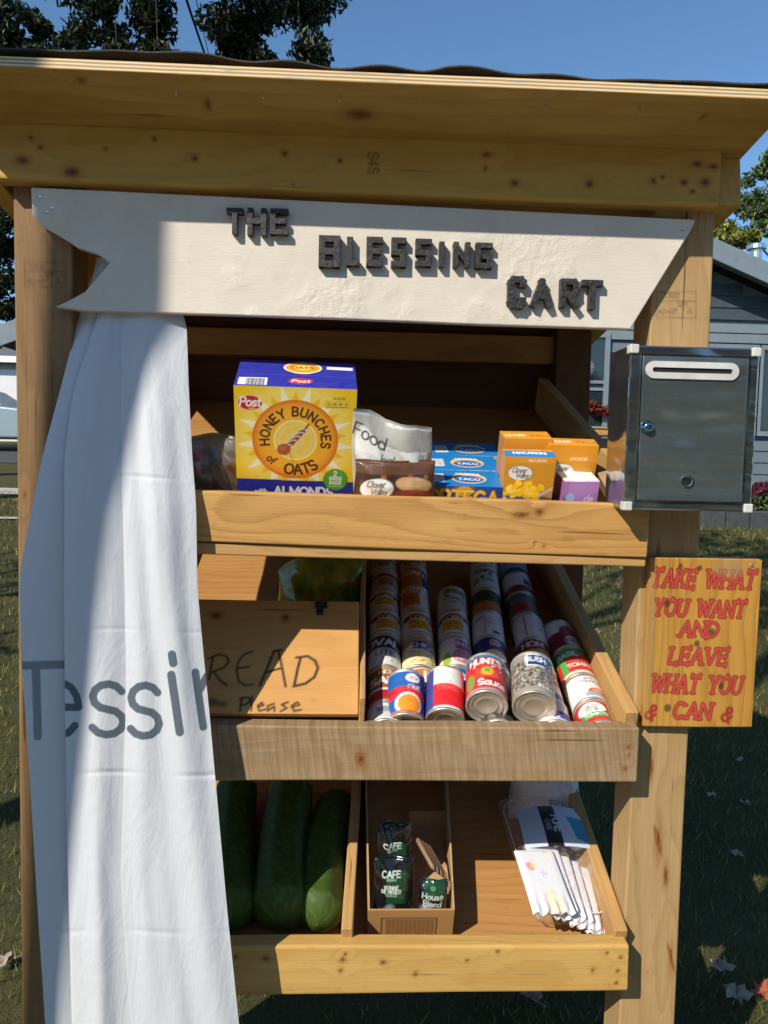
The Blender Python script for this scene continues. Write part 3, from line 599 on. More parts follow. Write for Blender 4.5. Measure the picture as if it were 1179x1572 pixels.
# ------------------------------------------------------------------ white banner used as a curtain
def curtain():
    f0 = [(395, 150), (440, 138), (485, 121), (600, 92), (700, 65), (800, 45), (880, 30), (1000, 32), (1200, 46), (1400, 58), (1640, 74)]
    f1 = [(395, 166), (485, 150), (600, 112), (700, 99), (900, 98), (1100, 100), (1300, 103), (1640, 112)]
    f2 = [(395, 184), (485, 184), (640, 184), (750, 186), (900, 191), (1050, 194), (1200, 190), (1350, 186), (1500, 196), (1640, 206)]
    f3 = [(395, 225), (485, 286), (600, 290), (700, 295), (770, 301), (900, 303), (1000, 312), (1100, 322), (1200, 331), (1300, 340), (1400, 349), (1640, 374)]
    ev = lambda f, y: np.interp(y, [a for a, b in f], [b for a, b in f])
    ys = np.linspace(395, 1640, 1100); k5 = np.ones(49) / 49
    sm = lambda v: np.convolve(np.pad(v, 24, 'edge'), k5, 'valid')
    L0, L1, L2, L3 = (sm(ev(f, ys)) for f in (f0, f1, f2, f3))
    base = sm(np.interp(ys, [395, 480, 560, 640, 720, 790, 1090, 1450, 1640], [.014, .004, -.03, -.052, -.068, -.082, -.104, -.138, -.150]))
    cols = []; ids = []
    def seg(xa, xb, dfun, n, pid):
        for u in np.linspace(0, 1, n): cols.append((xa + (xb - xa) * u, base + dfun(u))); ids.append(pid)
    top = np.clip((ys - 395) / 500, 0, 1)
    w1, w2, w3 = L1 - L0, L2 - L1, L3 - L2
    seg(L0, L1 + 14, lambda u: .016 - .008 * math.sin(math.pi * min(1, u * 1.1)) + .006 * (1 - u), 60, 1)
    seg(L1 + 14, L1 + .5, lambda u: .018 - .010 * u, 5, 0)
    seg(L1, L2 + 12, lambda u: -.010 * math.sin(math.pi * (u ** .7) * .95) + .004 + .004 * top * np.sin(9 * u + ys / 210) * u * (1 - u) * 2.4 - .004 * top * math.exp(-((u - .45) / .16) ** 2), 130, 2)
    seg(L2 + 12, L2 + .5, lambda u: .008 - .006 * u, 5, 0)
    seg(L2, L3, lambda u: -.012 * np.sin(np.pi * np.minimum(1, u * (.85 + .1 * np.sin(ys / 300)))) * (1 - .3 * u) + .010 * u * u + .0055 * top * np.sin(11 * u - ys / 260 + 1.2) * np.sin(math.pi * u) - .006 * np.exp(-((u - .33 - .18 * np.clip((ys - 560) / 500, 0, 1)) / .10) ** 2) * np.exp(-((ys - 780) / 230) ** 2)
        + .006 * np.exp(-((u - .30 - .00008 * (ys - 1300)) / .11) ** 2) * np.clip((ys - 1180) / 180, 0, 1), 170, 3)
    X = np.stack([c[0] for c in cols], 1); D = np.stack([c[1] + np.zeros(len(ys)) for c in cols], 1); Y = np.repeat(ys[:, None], X.shape[1], 1); ids = np.array(ids)
    for yc, a, w in ((733, .0012, 3.5), (968, .0008, 4), (1188, .0016, 4), (1430, .0012, 5)):
        D += a * np.exp(-((Y - yc - 3 * np.sin(X / 37)) / w) ** 2) * (.5 + .5 * np.sin(X / 23 + yc))
    D += .0006 * np.sin(X / 13.0 + Y / 190) * np.sin(Y / 183 + X / 60) + .00012 * np.sin(X / 5.0 - Y / 53) * np.sin(Y / 67)
    pen = Pen(X, -Y, (208, 210, 213), aa=.8); ink = (58, 72, 84)
    def only(pid, pls, wt, aa=1.0):
        p = Pen(X, -Y, aa=.8); p.lines(pls, wt, ink, aa); m = p.c * (ids == pid)[None, :, None]; a = m[..., 3:4]; pen.c[..., :3] = pen.c[..., :3] * (1 - a) + p.c[..., :3] * a
    only(1, [[(30, -1022), (96, -1020)], [(55, -1022), (58, -1130)]], 13, .75)
    def cs(ch, cx, yb, h, wx, sh=0): return [[(cx + (a - GL[ch][0] / 2) * wx + sh * b, -yb + b * h) for a, b in st] for st in GL[ch][1]]
    only(2, cs('e', 94, 1128, 132, 104), 11.5); only(2, cs('s', 165, 1128, 130, 122), 12); only(3, cs('s', 222, 1130, 130, 112), 12)
    only(3, [[(263, -1036), (276, -1124)], [(264, -1005), (266, -1018)]], 13); only(3, [[(300, -1032), (312, -1116)], [(306, -1060), (318, -1038), (350, -1030)]], 12)
    P = at_arr(X, Y, D); P = P - np.array([-.40, -.05, .3])
    a = Acc(); a.grid(P, pen.c, flip=True)
    g = NT('banner_cloth'); c = g.attr('ink')[0]; n = g.noise(g.obj(), 900, 2); wk = g.noise(g.scale(g.obj(), (17, 17, 4.5)), 1.0, 5, .6, 1.4); wk2 = g.noise(g.scale(g.obj(), (40, 40, 22)), 1.0, 4, .6, 1.0); g.bump(g.add(g.add(g.mul(n, .05), wk), g.mul(wk2, .35)), .30, .009)
    g.fin(g.mix(.12, c, (.55, .62, .70)), .55, 0, .3); tr = g.n('ShaderNodeBsdfTranslucent'); g.put(tr.inputs[0], c)
    mx = g.n('ShaderNodeMixShader'); mx.inputs[0].default_value = .12; g.t.links.new(g.b.outputs[0], mx.inputs[1]); g.t.links.new(tr.outputs[0], mx.inputs[2]); g.t.links.new(mx.outputs[0], g.o.inputs[0])
    o = a.build('banner_curtain', g.m, None, Vector((-.40, -.05, .3)), smooth=True)
    tag(o, 'white cloth banner with dark grey letters hanging in folds at the stand left side', 'curtain')
curtain()

# ------------------------------------------------------------------ goods on the shelves
M_PRINT = printed('printed_carton', .38, .5, .04); M_LABEL = printed('paper_label', .42, .5, .05, 90, .08)
M_FILM = printed('printed_film', .22, .6, .25, 70, .05); M_DIAPER = printed('soft_white_print', .85, .2, .2, 120, .06)
M_TIN = plain('tin_end', (.66, .60, .50), .42, .75, var=.12)
def frame(M): return Matrix(M)
def carton(name, label, cat, M, w, d, h, front, top, side, res=.0015, group=None, right=None):
    """box standing on a shelf; local x right, y away, z up; front and top printed"""
    a = Acc(); nx, nz, ny = max(4, int(w / res)), max(4, int(h / res)), max(4, int(d / res))
    bul = lambda u, v: .0022 * np.sin(np.pi * u) * np.sin(np.pi * v)
    U, V = np.meshgrid(np.linspace(0, 1, nx), np.linspace(0, 1, nz)); p = Pen((U - .5) * w, V * h, side, res); front(p)
    a.grid(np.stack([(U - .5) * w, -bul(U, V), V * h], -1), p.c)
    U, V = np.meshgrid(np.linspace(0, 1, nx), np.linspace(0, 1, ny)); p = Pen((U - .5) * w, V * d, side, res); top(p)
    a.grid(np.stack([(U - .5) * w, V * d, h + bul(U, V) * .6 - .0008 * np.exp(-((V - .5) / .03) ** 2)], -1), p.c)
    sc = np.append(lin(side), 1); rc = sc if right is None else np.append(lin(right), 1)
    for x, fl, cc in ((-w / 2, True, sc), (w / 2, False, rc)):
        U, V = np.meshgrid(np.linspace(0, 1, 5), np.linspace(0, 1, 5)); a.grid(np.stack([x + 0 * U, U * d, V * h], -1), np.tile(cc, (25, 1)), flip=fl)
    U, V = np.meshgrid(np.linspace(0, 1, 4), np.linspace(0, 1, 4)); a.grid(np.stack([(U - .5) * w, d + 0 * U, V * h], -1), np.tile(sc, (16, 1)), flip=True)
    a.grid(np.stack([(U - .5) * w, V * d, 0 * U], -1), np.tile(sc, (16, 1)), flip=True)
    o = a.build(name, M_PRINT, None, frame(M)); return tag(o, label, cat, group)
def pouch(name, label, cat, M, w, h, t, paint, mat=None, res=.002, group=None, seal=.12, wave=.004, seed=1, top=None):
    nx, nz = max(10, int(w / res)), max(10, int(h / res)); a = Acc(); r = np.random.default_rng(seed)
    U, V = np.meshgrid(np.linspace(-1, 1, nx), np.linspace(0, 1, nz)); x = U * w / 2 * (1 + .03 * np.sin(V * 7 + seed)); z = V * h
    if top is not None: z = z * np.interp(U, np.linspace(-1, 1, len(top)), top)
    full = np.clip(1 - np.abs(U) ** 3.0, 0, 1) ** .6 * np.clip(np.minimum(V / .16, (1 - V) / (seal + .22)), 0, 1) ** .55 * (V < 1 - seal * .3)
    wr = sum(np.sin(U * r.uniform(2, 9) + V * r.uniform(3, 14) + r.uniform(0, 6)) * r.uniform(.3, 1) for _ in range(7)) * wave / 3
    cr = sum(np.abs(np.sin(U * r.uniform(2, 6) + V * r.uniform(2, 9) + r.uniform(0, 6))) ** 8 for _ in range(4)) * wave * .35
    fl = wave * 1.5 * np.sin(U * 4 + seed) * np.clip((V - .75) * 4, 0, 1)
    p = Pen(U * w / 2, V * h, (128, 128, 128), res); paint(p)
    a.grid(np.stack([x, -t / 2 * full - wr * full - cr * full + fl, z], -1), p.c); a.grid(np.stack([x, t / 2 * full + wr * full + fl + .0008, z], -1), p.c[:, ::-1], flip=True)
    o = a.build(name, mat or M_FILM, None, frame(M), smooth=True); return tag(o, label, cat, group)
RX = lambda a: Matrix.Rotation(math.radians(a), 4, 'X'); RY = lambda a: Matrix.Rotation(math.radians(a), 4, 'Y'); RZ = lambda a: Matrix.Rotation(math.radians(a), 4, 'Z')
def Xat(px, py, Y=0.0): return float(at(px, py, Y)[0])

# cereal
def cereal_front(p):
    p.rect(-.2, -.1, .2, .4, (250, 205, 25))
    p.ell(0, .156, .105, .112, (253, 226, 110), .8, soft=.03)
    for k in range(26):
        a = 6.2832 * k / 26; q = lambda r, t: (r * math.sin(t), .156 + r * math.cos(t))
        p.poly([q(.074, a - .11), q(.108 if k % 2 else .095, a), q(.074, a + .11)], (252, 247, 205) if k % 2 else (245, 190, 28), .95)
    p.ell(0, .156, .0785, .0785, (226, 120, 22)); p.ell(0, .156, .073, .073, (246, 156, 32), .9, soft=.006); p.ell(0, .156, .064, .064, (250, 186, 40), .8, soft=.014)
    p.ell(0, .156, .040, .040, (250, 236, 150)); p.ell(0, .156, .037, .037, (246, 206, 60)); p.ell(0, .156, .034, .034, (236, 214, 130), .7, soft=.01)
    for k in range(9): p.ell(.022 * math.sin(k * .7), .156 + .024 * math.cos(k * .7), .007, .005, (250, 200, 20), .7, rot=k)
    br = (70, 32, 14)
    p.text('HONEY', 0, 0, .0162, br, .24, arcr=(0, .156, .0480, -1.07, True), gap=.22); p.text('BUNCHES', 0, 0, .0162, br, .24, arcr=(0, .156, .0480, .86, True), gap=.22)
    p.text('of', 0, 0, .0150, br, .2, arcr=(0, .156, .066, 3.1416 + .82, False)); p.text('OATS', 0, 0, .0200, br, .23, arcr=(0, .156, .0695, 3.1416 - .18, False), gap=.2)
    for k in range(5):                                       # honey dipper
        u, v = .012 - .0075 * k, .173 - .0085 * k; wd = (.009, .0125, .0145, .015, .0135)[k]
        p.ell(u, v, wd, .0058, (245, 220, 200), 1, rot=.62); p.ell(u - .0012, v - .0016, wd, .0048, (150, 60, 34), 1, rot=.62)
    p.ell(-.021, .137, .0125, .0115, (176, 82, 48)); p.ell(-.023, .140, .006, .005, (206, 120, 80), .7, soft=.004)
    p.lines([[(-.010, .129), (-.003, .111)]], .0015, (190, 130, 40)); p.lines([[(.018, .180), (.024, .188)]], .004, (150, 90, 50))
    p.ell(-.081, .226, .0225, .0148, (250, 236, 200)); p.ell(-.081, .226, .0215, .0138, (205, 28, 34)); p.text('Post', -.081, .220, .0165, (255, 250, 240), .17, slant=.15, gap=.12)
    p.ell(-.078, .2155, .006, .0015, (255, 190, 60))
    p.rect(.052, .220, .098, .2345, (214, 176, 30)); p.rect(.053, .221, .097, .2335, (244, 206, 70))
    for k in range(4): p.text('200', .0595 + .0105 * k, .2265, .004, (120, 90, 20), .2, ws=.6)
    p.lines([[(.056, .223), (.094, .223)]], .0012, (110, 80, 20)); p.text('PER SERVING', .078, .2375, .0035, (130, 95, 20), .2, ws=.7)
    p.rect(-.2, -.1, .2, .070, (38, 44, 150)); p.poly([(-.2, .069), (.2, .066), (.2, .071), (-.2, .0755)], (38, 44, 150))
    p.text('with', -.064, .0440, .010, (240, 240, 250), .2); p.text('ALMONDS', .016, .0400, .0185, (250, 250, 255), .22, gap=.2)
    p.ell(.076, .076, .0232, .0232, (40, 120, 40)); p.ell(.076, .076, .0218, .0218, (92, 168, 44)); p.text('2', .075, .084, .010, (250, 255, 240), .2); p.text('BAGS', .076, .0755, .0068, (250, 255, 240), .22); p.text('INSIDE', .076, .0665, .0062, (250, 255, 240), .22); p.lines([[(.063, .062), (.089, .062)]], .0009, (230, 250, 220))
def cereal_top(p):
    p.rect(-.2, -.1, .2, .2, (42, 48, 160)); p.lines([[(-.12, .060), (.12, .060)]], .0012, (90, 95, 190))
    p.ell(.010, .102, .036, .032, (250, 238, 190)); p.ell(.010, .102, .032, .028, (240, 160, 40)); p.ell(.010, .102, .018, .014, (246, 206, 80)); p.text('OATS', .010, .096, .012, (90, 45, 15), .2)
    p.ell(.008, .030, .022, .014, (215, 40, 44)); p.text('Post', .008, .024, .013, (255, 245, 235), .16, slant=.15)
    p.rect(-.103, .006, -.052, .042, (238, 238, 236))
    for k in range(16): p.rect(-.090 + .0022 * k, .006, -.0890 + .0022 * k + .0005 * (k % 3), .038, (70, 70, 74))
    p.rect(.055, .098, .104, .114, (236, 238, 242))
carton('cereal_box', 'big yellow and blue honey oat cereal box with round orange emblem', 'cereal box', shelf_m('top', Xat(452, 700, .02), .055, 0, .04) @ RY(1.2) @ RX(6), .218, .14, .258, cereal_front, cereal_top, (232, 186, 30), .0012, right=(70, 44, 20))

# bags beside the cereal
def bag_food(p):
    p.rect(-1, -1, 1, 1, (176, 174, 166)); p.poly([(-.062, .026), (-.066, .168), (-.056, .190), (-.020, .166), (.030, .160), (.062, .160), (.062, .03)], (226, 226, 220))
    p.text('Food', -.042, .162, .024, (44, 46, 48), .13, rot=-.18, gap=.12); p.text('balanced', .018, .125, .018, (52, 54, 56), .12, rot=-.16, gap=.1)
    p.text('BE', .058, .150, .009, (110, 110, 108), .15, rot=1.3); p.ell(.0, .04, .03, .012, (204, 204, 200), .7, rot=-.3, soft=.006)
pouch('snack_bag', 'crinkled silver white pouch lettered Food and balanced between cereal and blue cartons', 'pouch', shelf_m('top', Xat(600, 690, .04), .052, 0, -.06) @ RX(4), .146, .214, .040, bag_food, None, .0016, seed=3, wave=.006, top=[1.03, 1.0, .92, .90, .90, .86])
def bag_brown(p):
    p.rect(-1, -1, 1, 1, (66, 40, 26)); p.rect(-1, .106, 1, 1, (96, 62, 40)); p.speck(-.066, .0, .066, .104, 60, .006, [(60, 34, 22), (110, 66, 36), (150, 98, 54), (92, 40, 28)], .7)
    p.ell(.034, .088, .034, .014, (200, 160, 110), .9, rot=-.12); p.ell(.030, .070, .034, .010, (120, 30, 30), .9); p.ell(-.02, .02, .05, .010, (176, 124, 74), .8)
    p.ell(-.034, .080, .030, .019, (224, 220, 208), 1, rot=.12); p.text('Clover', -.036, .083, .011, (24, 20, 18), .16, slant=.3, rot=.1, gap=.1); p.text('Valley', -.030, .069, .011, (24, 20, 18), .16, slant=.3, rot=.1, gap=.1)
pouch('baking_bag', 'glossy brown pouch with cream oval script badge below the silver pouch', 'pouch', shelf_m('top', Xat(606, 735, -.01), .010, 0, .02) @ RX(-2), .150, .128, .045, bag_brown, None, .0016, seed=5, wave=.004)
def bag_left(p):
    p.rect(-1, -1, 1, 1, (96, 90, 80)); p.speck(-.06, 0, .06, .13, 70, .010, [(120, 112, 100), (92, 66, 44), (140, 132, 122), (70, 62, 54)], .6); p.rect(.0, .03, .05, .10, (110, 74, 46), .7)
    p.text('PA', -.045, .082, .026, (120, 22, 26), .2); p.rect(-.05, .105, -.01, .125, (110, 24, 30), .8); p.ell(.020, .042, .022, .016, (60, 120, 108), .9); p.text('HEART', .020, .038, .009, (170, 200, 190), .18)
pouch('bread_bag', 'clear printed bread bag with red and teal marks left of the cereal', 'bread bag', shelf_m('top', Xat(327, 700, .03), .065, 0, .1) @ RX(-8), .145, .150, .075, bag_left, None, .002, seed=8, wave=.007, top=[.9, .97, 1, .98, .9])

# blue taco shell cartons, one behind the other
def ort_front(p):
    p.rect(-1, -1, 1, 1, (14, 58, 128)); p.ell(.03, .02, .07, .05, (20, 80, 160), .6, soft=.03); p.ell(.0, .068, .020, .016, (120, 74, 50), .9); p.ell(.0, .064, .016, .010, (210, 170, 90), .8)
    p.text('ORTEGA', -.002, .0365, .028, (150, 96, 14), .26, gap=.16, rot=-.015); p.text('ORTEGA', -.002, .037, .0275, (244, 190, 40), .19, gap=.162, rot=-.015); p.rect(-.05, .026, .042, .033, (40, 130, 190)); p.text('TACO SHELLS', -.004, .0275, .005, (230, 240, 245), .2)
def ort_top(p):
    p.rect(-1, -1, 1, 1, (16, 120, 190)); p.rect(-.062, .02, -.036, .062, (236, 238, 240))
    for k in range(9): p.rect(-.060 + .0026 * k, .024, -.0588 + .0026 * k, .058, (120, 120, 126))
    p.ell(.012, .040, .034, .026, (236, 196, 90), .95); p.ell(.012, .036, .029, .018, (26, 100, 180)); p.text('ORTEGA', .012, .058, .010, (250, 240, 220), .18, ws=.9); p.text('TACO', .012, .030, .012, (240, 240, 236), .2)
def ort_white(p):
    ort_front(p); p.rect(-1, .050, 1, 1, (26, 120, 190)); p.rect(-.070, .054, .066, .078, (226, 228, 232))
    for k in range(46): p.rect(-.068 + .0029 * k, .057, -.0670 + .0029 * k, .058 + .018 * random.random(), (120, 130, 150), .8)
    for x in (-.018, .006, .052): p.rect(x, .054, x + .003, .078, (26, 120, 190))
gO = 'blue taco shell cartons'
for i, (px, py, s, fr, lb) in enumerate(((710, 745, .030, ort_front, 'front blue taco shell carton with big yellow lettering'), (709, 700, .118, ort_white, 'middle blue taco shell carton with white nutrition strip'), (713, 685, .205, ort_white, 'rearmost blue taco shell carton, only its lid showing'))):
    carton('taco_shell_box', lb, 'food carton', shelf_m('top', Xat(px, py, s), s, 0, -.03 + .03 * i), .146, .086, .074, fr, ort_top, (16, 96, 170), .0016, gO)

# yellow macaroni cartons
def mac_front(p, up=0.0):
    p.Y = p.Y - up
    p.rect(-1, -1, 1, 1, (206, 142, 22))
    for k in range(7): p.lines([[(-.06, .05 + .013 * k), (.06, .048 + .013 * k)]], .0008, (180, 116, 16), .8)
    p.rect(-1, .112, 1, 1, (226, 150, 30)); p.text('MACARONI', .012, .1145, .005, (240, 220, 190), .2)
    p.ell(-.018, .092, .024, .0155, (120, 100, 60)); p.ell(-.018, .092, .0225, .014, (226, 222, 212)); p.text('Clover', -.020, .093, .009, (26, 24, 22), .16, slant=.3, gap=.1); p.text('Valley', -.014, .083, .009, (26, 24, 22), .16, slant=.3, gap=.1)
    p.poly([(-.048, .046), (.030, .046), (.048, .042), (.040, .032), (-.03, .028), (-.048, .036)], (90, 84, 110)); p.lines([[(.020, .046), (.050, .064)]], .006, (190, 184, 176))
    for k in range(40): p.ell(random.gauss(-.008, .017), random.gauss(.056, .008), .008, .0045, random.choice([(248, 206, 40), (240, 186, 24), (252, 222, 80)]), .9, rot=random.uniform(-1, 1))
    p.poly([(-.06, -.1), (.06, -.1), (.06, .026), (.02, .014), (-.06, .030), (-.06, .010)], (96, 76, 130)); p.text('& CHEESE', .008, .006, .006, (240, 200, 60), .2)
def mac_top(p):
    p.rect(-1, -1, 1, 1, (30, 130, 190)); p.text('MACARONI', 0, .014, .011, (240, 244, 246), .22, gap=.15, ws=.9); p.rect(-1, .034, 1, 1, (232, 150, 40)); p.text('CHEESE', .012, .0355, .005, (240, 220, 190), .2)
def mac_top2(p): p.rect(-1, -1, 1, 1, (222, 152, 40)); p.text('DINNER', -.022, .014, .009, (240, 232, 210), .2); p.text('SHELLS', .026, .014, .009, (200, 60, 30), .2)
gMc = 'yellow macaroni cartons'
carton('macaroni_box', 'front yellow macaroni carton with blue top, white oval and a bowl picture', 'food carton', shelf_m('top', Xat(815, 735, -.02), .028, 0, -.01), .095, .042, .136, lambda p: mac_front(p, .012), mac_top, (206, 142, 30), .0012, gMc)
carton('macaroni_box', 'yellow macaroni carton behind the blue topped one, left of its pair', 'food carton', shelf_m('top', Xat(806, 690, .06), .088, 0, .03), .094, .046, .152, mac_front, mac_top2, (190, 130, 70), .0014, gMc)
carton('macaroni_box', 'yellow macaroni carton standing behind the lavender carton', 'food carton', shelf_m('top', Xat(878, 695, .04), .078, 0, -.03), .096, .042, .144, mac_front, mac_top2, (214, 150, 30), .0014, gMc)
def lav_front(p):
    p.rect(-1, -1, 1, 1, (168, 124, 186)); p.rect(-1, -1, -.024, 1, (150, 110, 172), .7)
    p.ell(-.020, .056, .008, .010, (150, 176, 214)); p.ell(-.019, .030, .013, .012, (224, 164, 40)); p.ell(-.017, .032, .007, .006, (246, 206, 70)); p.ell(-.028, .046, .003, .012, (70, 100, 60), 1, rot=.4)
    for i, t in enumerate(('cle', 'lilac', 'oil')): p.text(t, .016, .050 - .017 * i, .013, (240, 232, 246), .1, gap=.16)
def lav_top(p): p.rect(-1, -1, 1, 1, (224, 214, 190)); p.rect(-.020, -1, 1, 1, (238, 232, 220)); p.lines([[(-.03, .004), (.035, .004)]], .003, (196, 160, 206)); p.rect(-.012, .0, .006, .08, (250, 248, 240), .6)
carton('tea_carton', 'small lavender carton with white open top and thin white lettering', 'carton', shelf_m('top', Xat(897, 758, -.02), .026, 0, .05), .068, .078, .090, lav_front, lav_top, (150, 104, 160), .0012)
kp = Acc(); kp.box((-.012, 0, 0), (.016, .05, .088)); kp.raw([(-.012, 0, .088), (.016, 0, .088), (.020, -.022, .074), (-.004, -.026, .062)], [(0, 1, 2, 3)]); kp.raw([(-.012, 0, .0875), (-.004, -.026, .0615), (.020, -.022, .0735), (.016, 0, .0875)], [(0, 1, 2, 3)])
M_KRAFT = plain('kraft_card', (.42, .27, .13), .75, var=.15, bump=.15)
tag(kp.build('kraft_box', M_KRAFT, None, shelf_m('top', Xat(925, 740, .05), .085, 0, .3)), 'brown cardboard box with a torn flap between lavender carton and steel box', 'box')

# ------------------------------------------------------------------ tins
def tin(label, M, R, L, ops, group='food tins on the middle shelf'):
    a = Acc(); f = R
    a.lathe([(0, .0035), (f * .44, .0035), (f * .48, .0022), (f * .53, .0036), (f * .70, .0036), (f * .75, .0018), (f * .80, .0034), (f * .88, .0042), (f * .92, .0004), (f * .965, 0), (f, .0012), (f, .0032), (f * .968, .005), (f * .968, L - .005), (f, L - .003), (f, L - .0008), (f * .95, L), (f * .9, L - .004), (0, L - .003)], 40)
    o = a.build('tin_can', M_TIN, None, frame(M), smooth=True); tag(o, label, 'tin can', group)
    nth, nv = 88, 34; th = np.linspace(-math.pi, math.pi, nth + 1)[:-1]; v = np.linspace(.0058, L - .0058, nv); TH, V = np.meshgrid(th, v); r = R * .978
    p = Pen(TH * R, (V - .0058) / (L - .0116), (226, 222, 212), .045)
    p.aa = .0016; YV = p.Y; p.Y = YV * L                       # v in metres
    for op in ops:
        k = op[0]
        if k == 'b': p.rect(-1, op[1] * L, 1, op[2] * L, op[3])
        elif k == 'r': p.rect(op[1] * R, op[2] * L, op[3] * R, op[4] * L, op[5])
        elif k == 'e': p.ell(op[1] * R, op[2] * L, op[3] * R, op[4] * L, op[5])
        elif k == 't': p.text(op[1], (op[5] if len(op) > 5 else 0) * R, op[2] * L, op[3] * L, op[4], .2, gap=.16, rot=0)
        elif k == 'a': p.lines([[(R * 1.15 * math.sin(q), op[1] * L - R * .5 * (1 - math.cos(q))) for q in np.linspace(-1, 1, 9)]], op[2] * L, op[3])
        elif k == 's': p.speck(op[1] * R, op[2] * L, op[3] * R, op[4] * L, op[5], op[6], op[7], .9, .8)
        elif k == 'n':                                       # lines of small print
            for i in range(op[5]): 
                y = (op[2] + (op[4] - op[2]) * i / op[5]) * L; p.lines([[(op[1] * R, y), (op[1] * R + (op[3] - op[1]) * R * random.uniform(.6, 1), y)]], .0011, op[6], .8)
    a = Acc(); a.grid(np.stack([r * np.sin(TH), V, r * np.cos(TH)], -1), p.c, wrap=True); a.build('paper_label', M_LABEL, o, smooth=True); return o
CORN = [('b', 0, 1, (222, 216, 204)), ('r', -.75, .22, .7, .62, (206, 150, 30)), ('s', -.75, .25, .7, .6, 40, .003, [(230, 180, 40), (240, 200, 70), (190, 130, 20)]), ('a', .80, .20, (96, 26, 30)), ('t', 'CORN', .68, .14, (238, 214, 150)), ('r', .85, .1, 1.3, .7, (236, 234, 228)), ('n', .88, .15, 1.25, .68, 7, (90, 90, 96)), ('r', -1.3, .08, 1.3, .1, (150, 40, 40))]
CORN2 = [('b', 0, 1, (218, 212, 200)), ('r', -.8, .2, .5, .75, (204, 112, 40)), ('a', .86, .13, (150, 50, 24)), ('t', 'PEACH', .8, .12, (250, 230, 190)), ('r', .6, .1, 1.2, .9, (234, 232, 226)), ('n', .62, .15, 1.15, .85, 9, (100, 100, 106))]
BEANS_G = [('b', 0, 1, (206, 206, 192)), ('s', -.8, .3, .8, .85, 40, .005, [(60, 92, 38), (92, 122, 52), (38, 66, 26)]), ('t', 'GREEN', .82, .13, (110, 30, 34)), ('r', .75, .1, 1.3, .8, (228, 226, 220)), ('n', .8, .15, 1.25, .75, 8, (80, 84, 90))]
DIM = [('b', 0, 1, (196, 176, 160)), ('a', .75, .16, (110, 60, 50)), ('r', -.6, .2, .6, .6, (150, 108, 70)), ('n', .7, .1, 1.2, .8, 7, (90, 80, 76))]
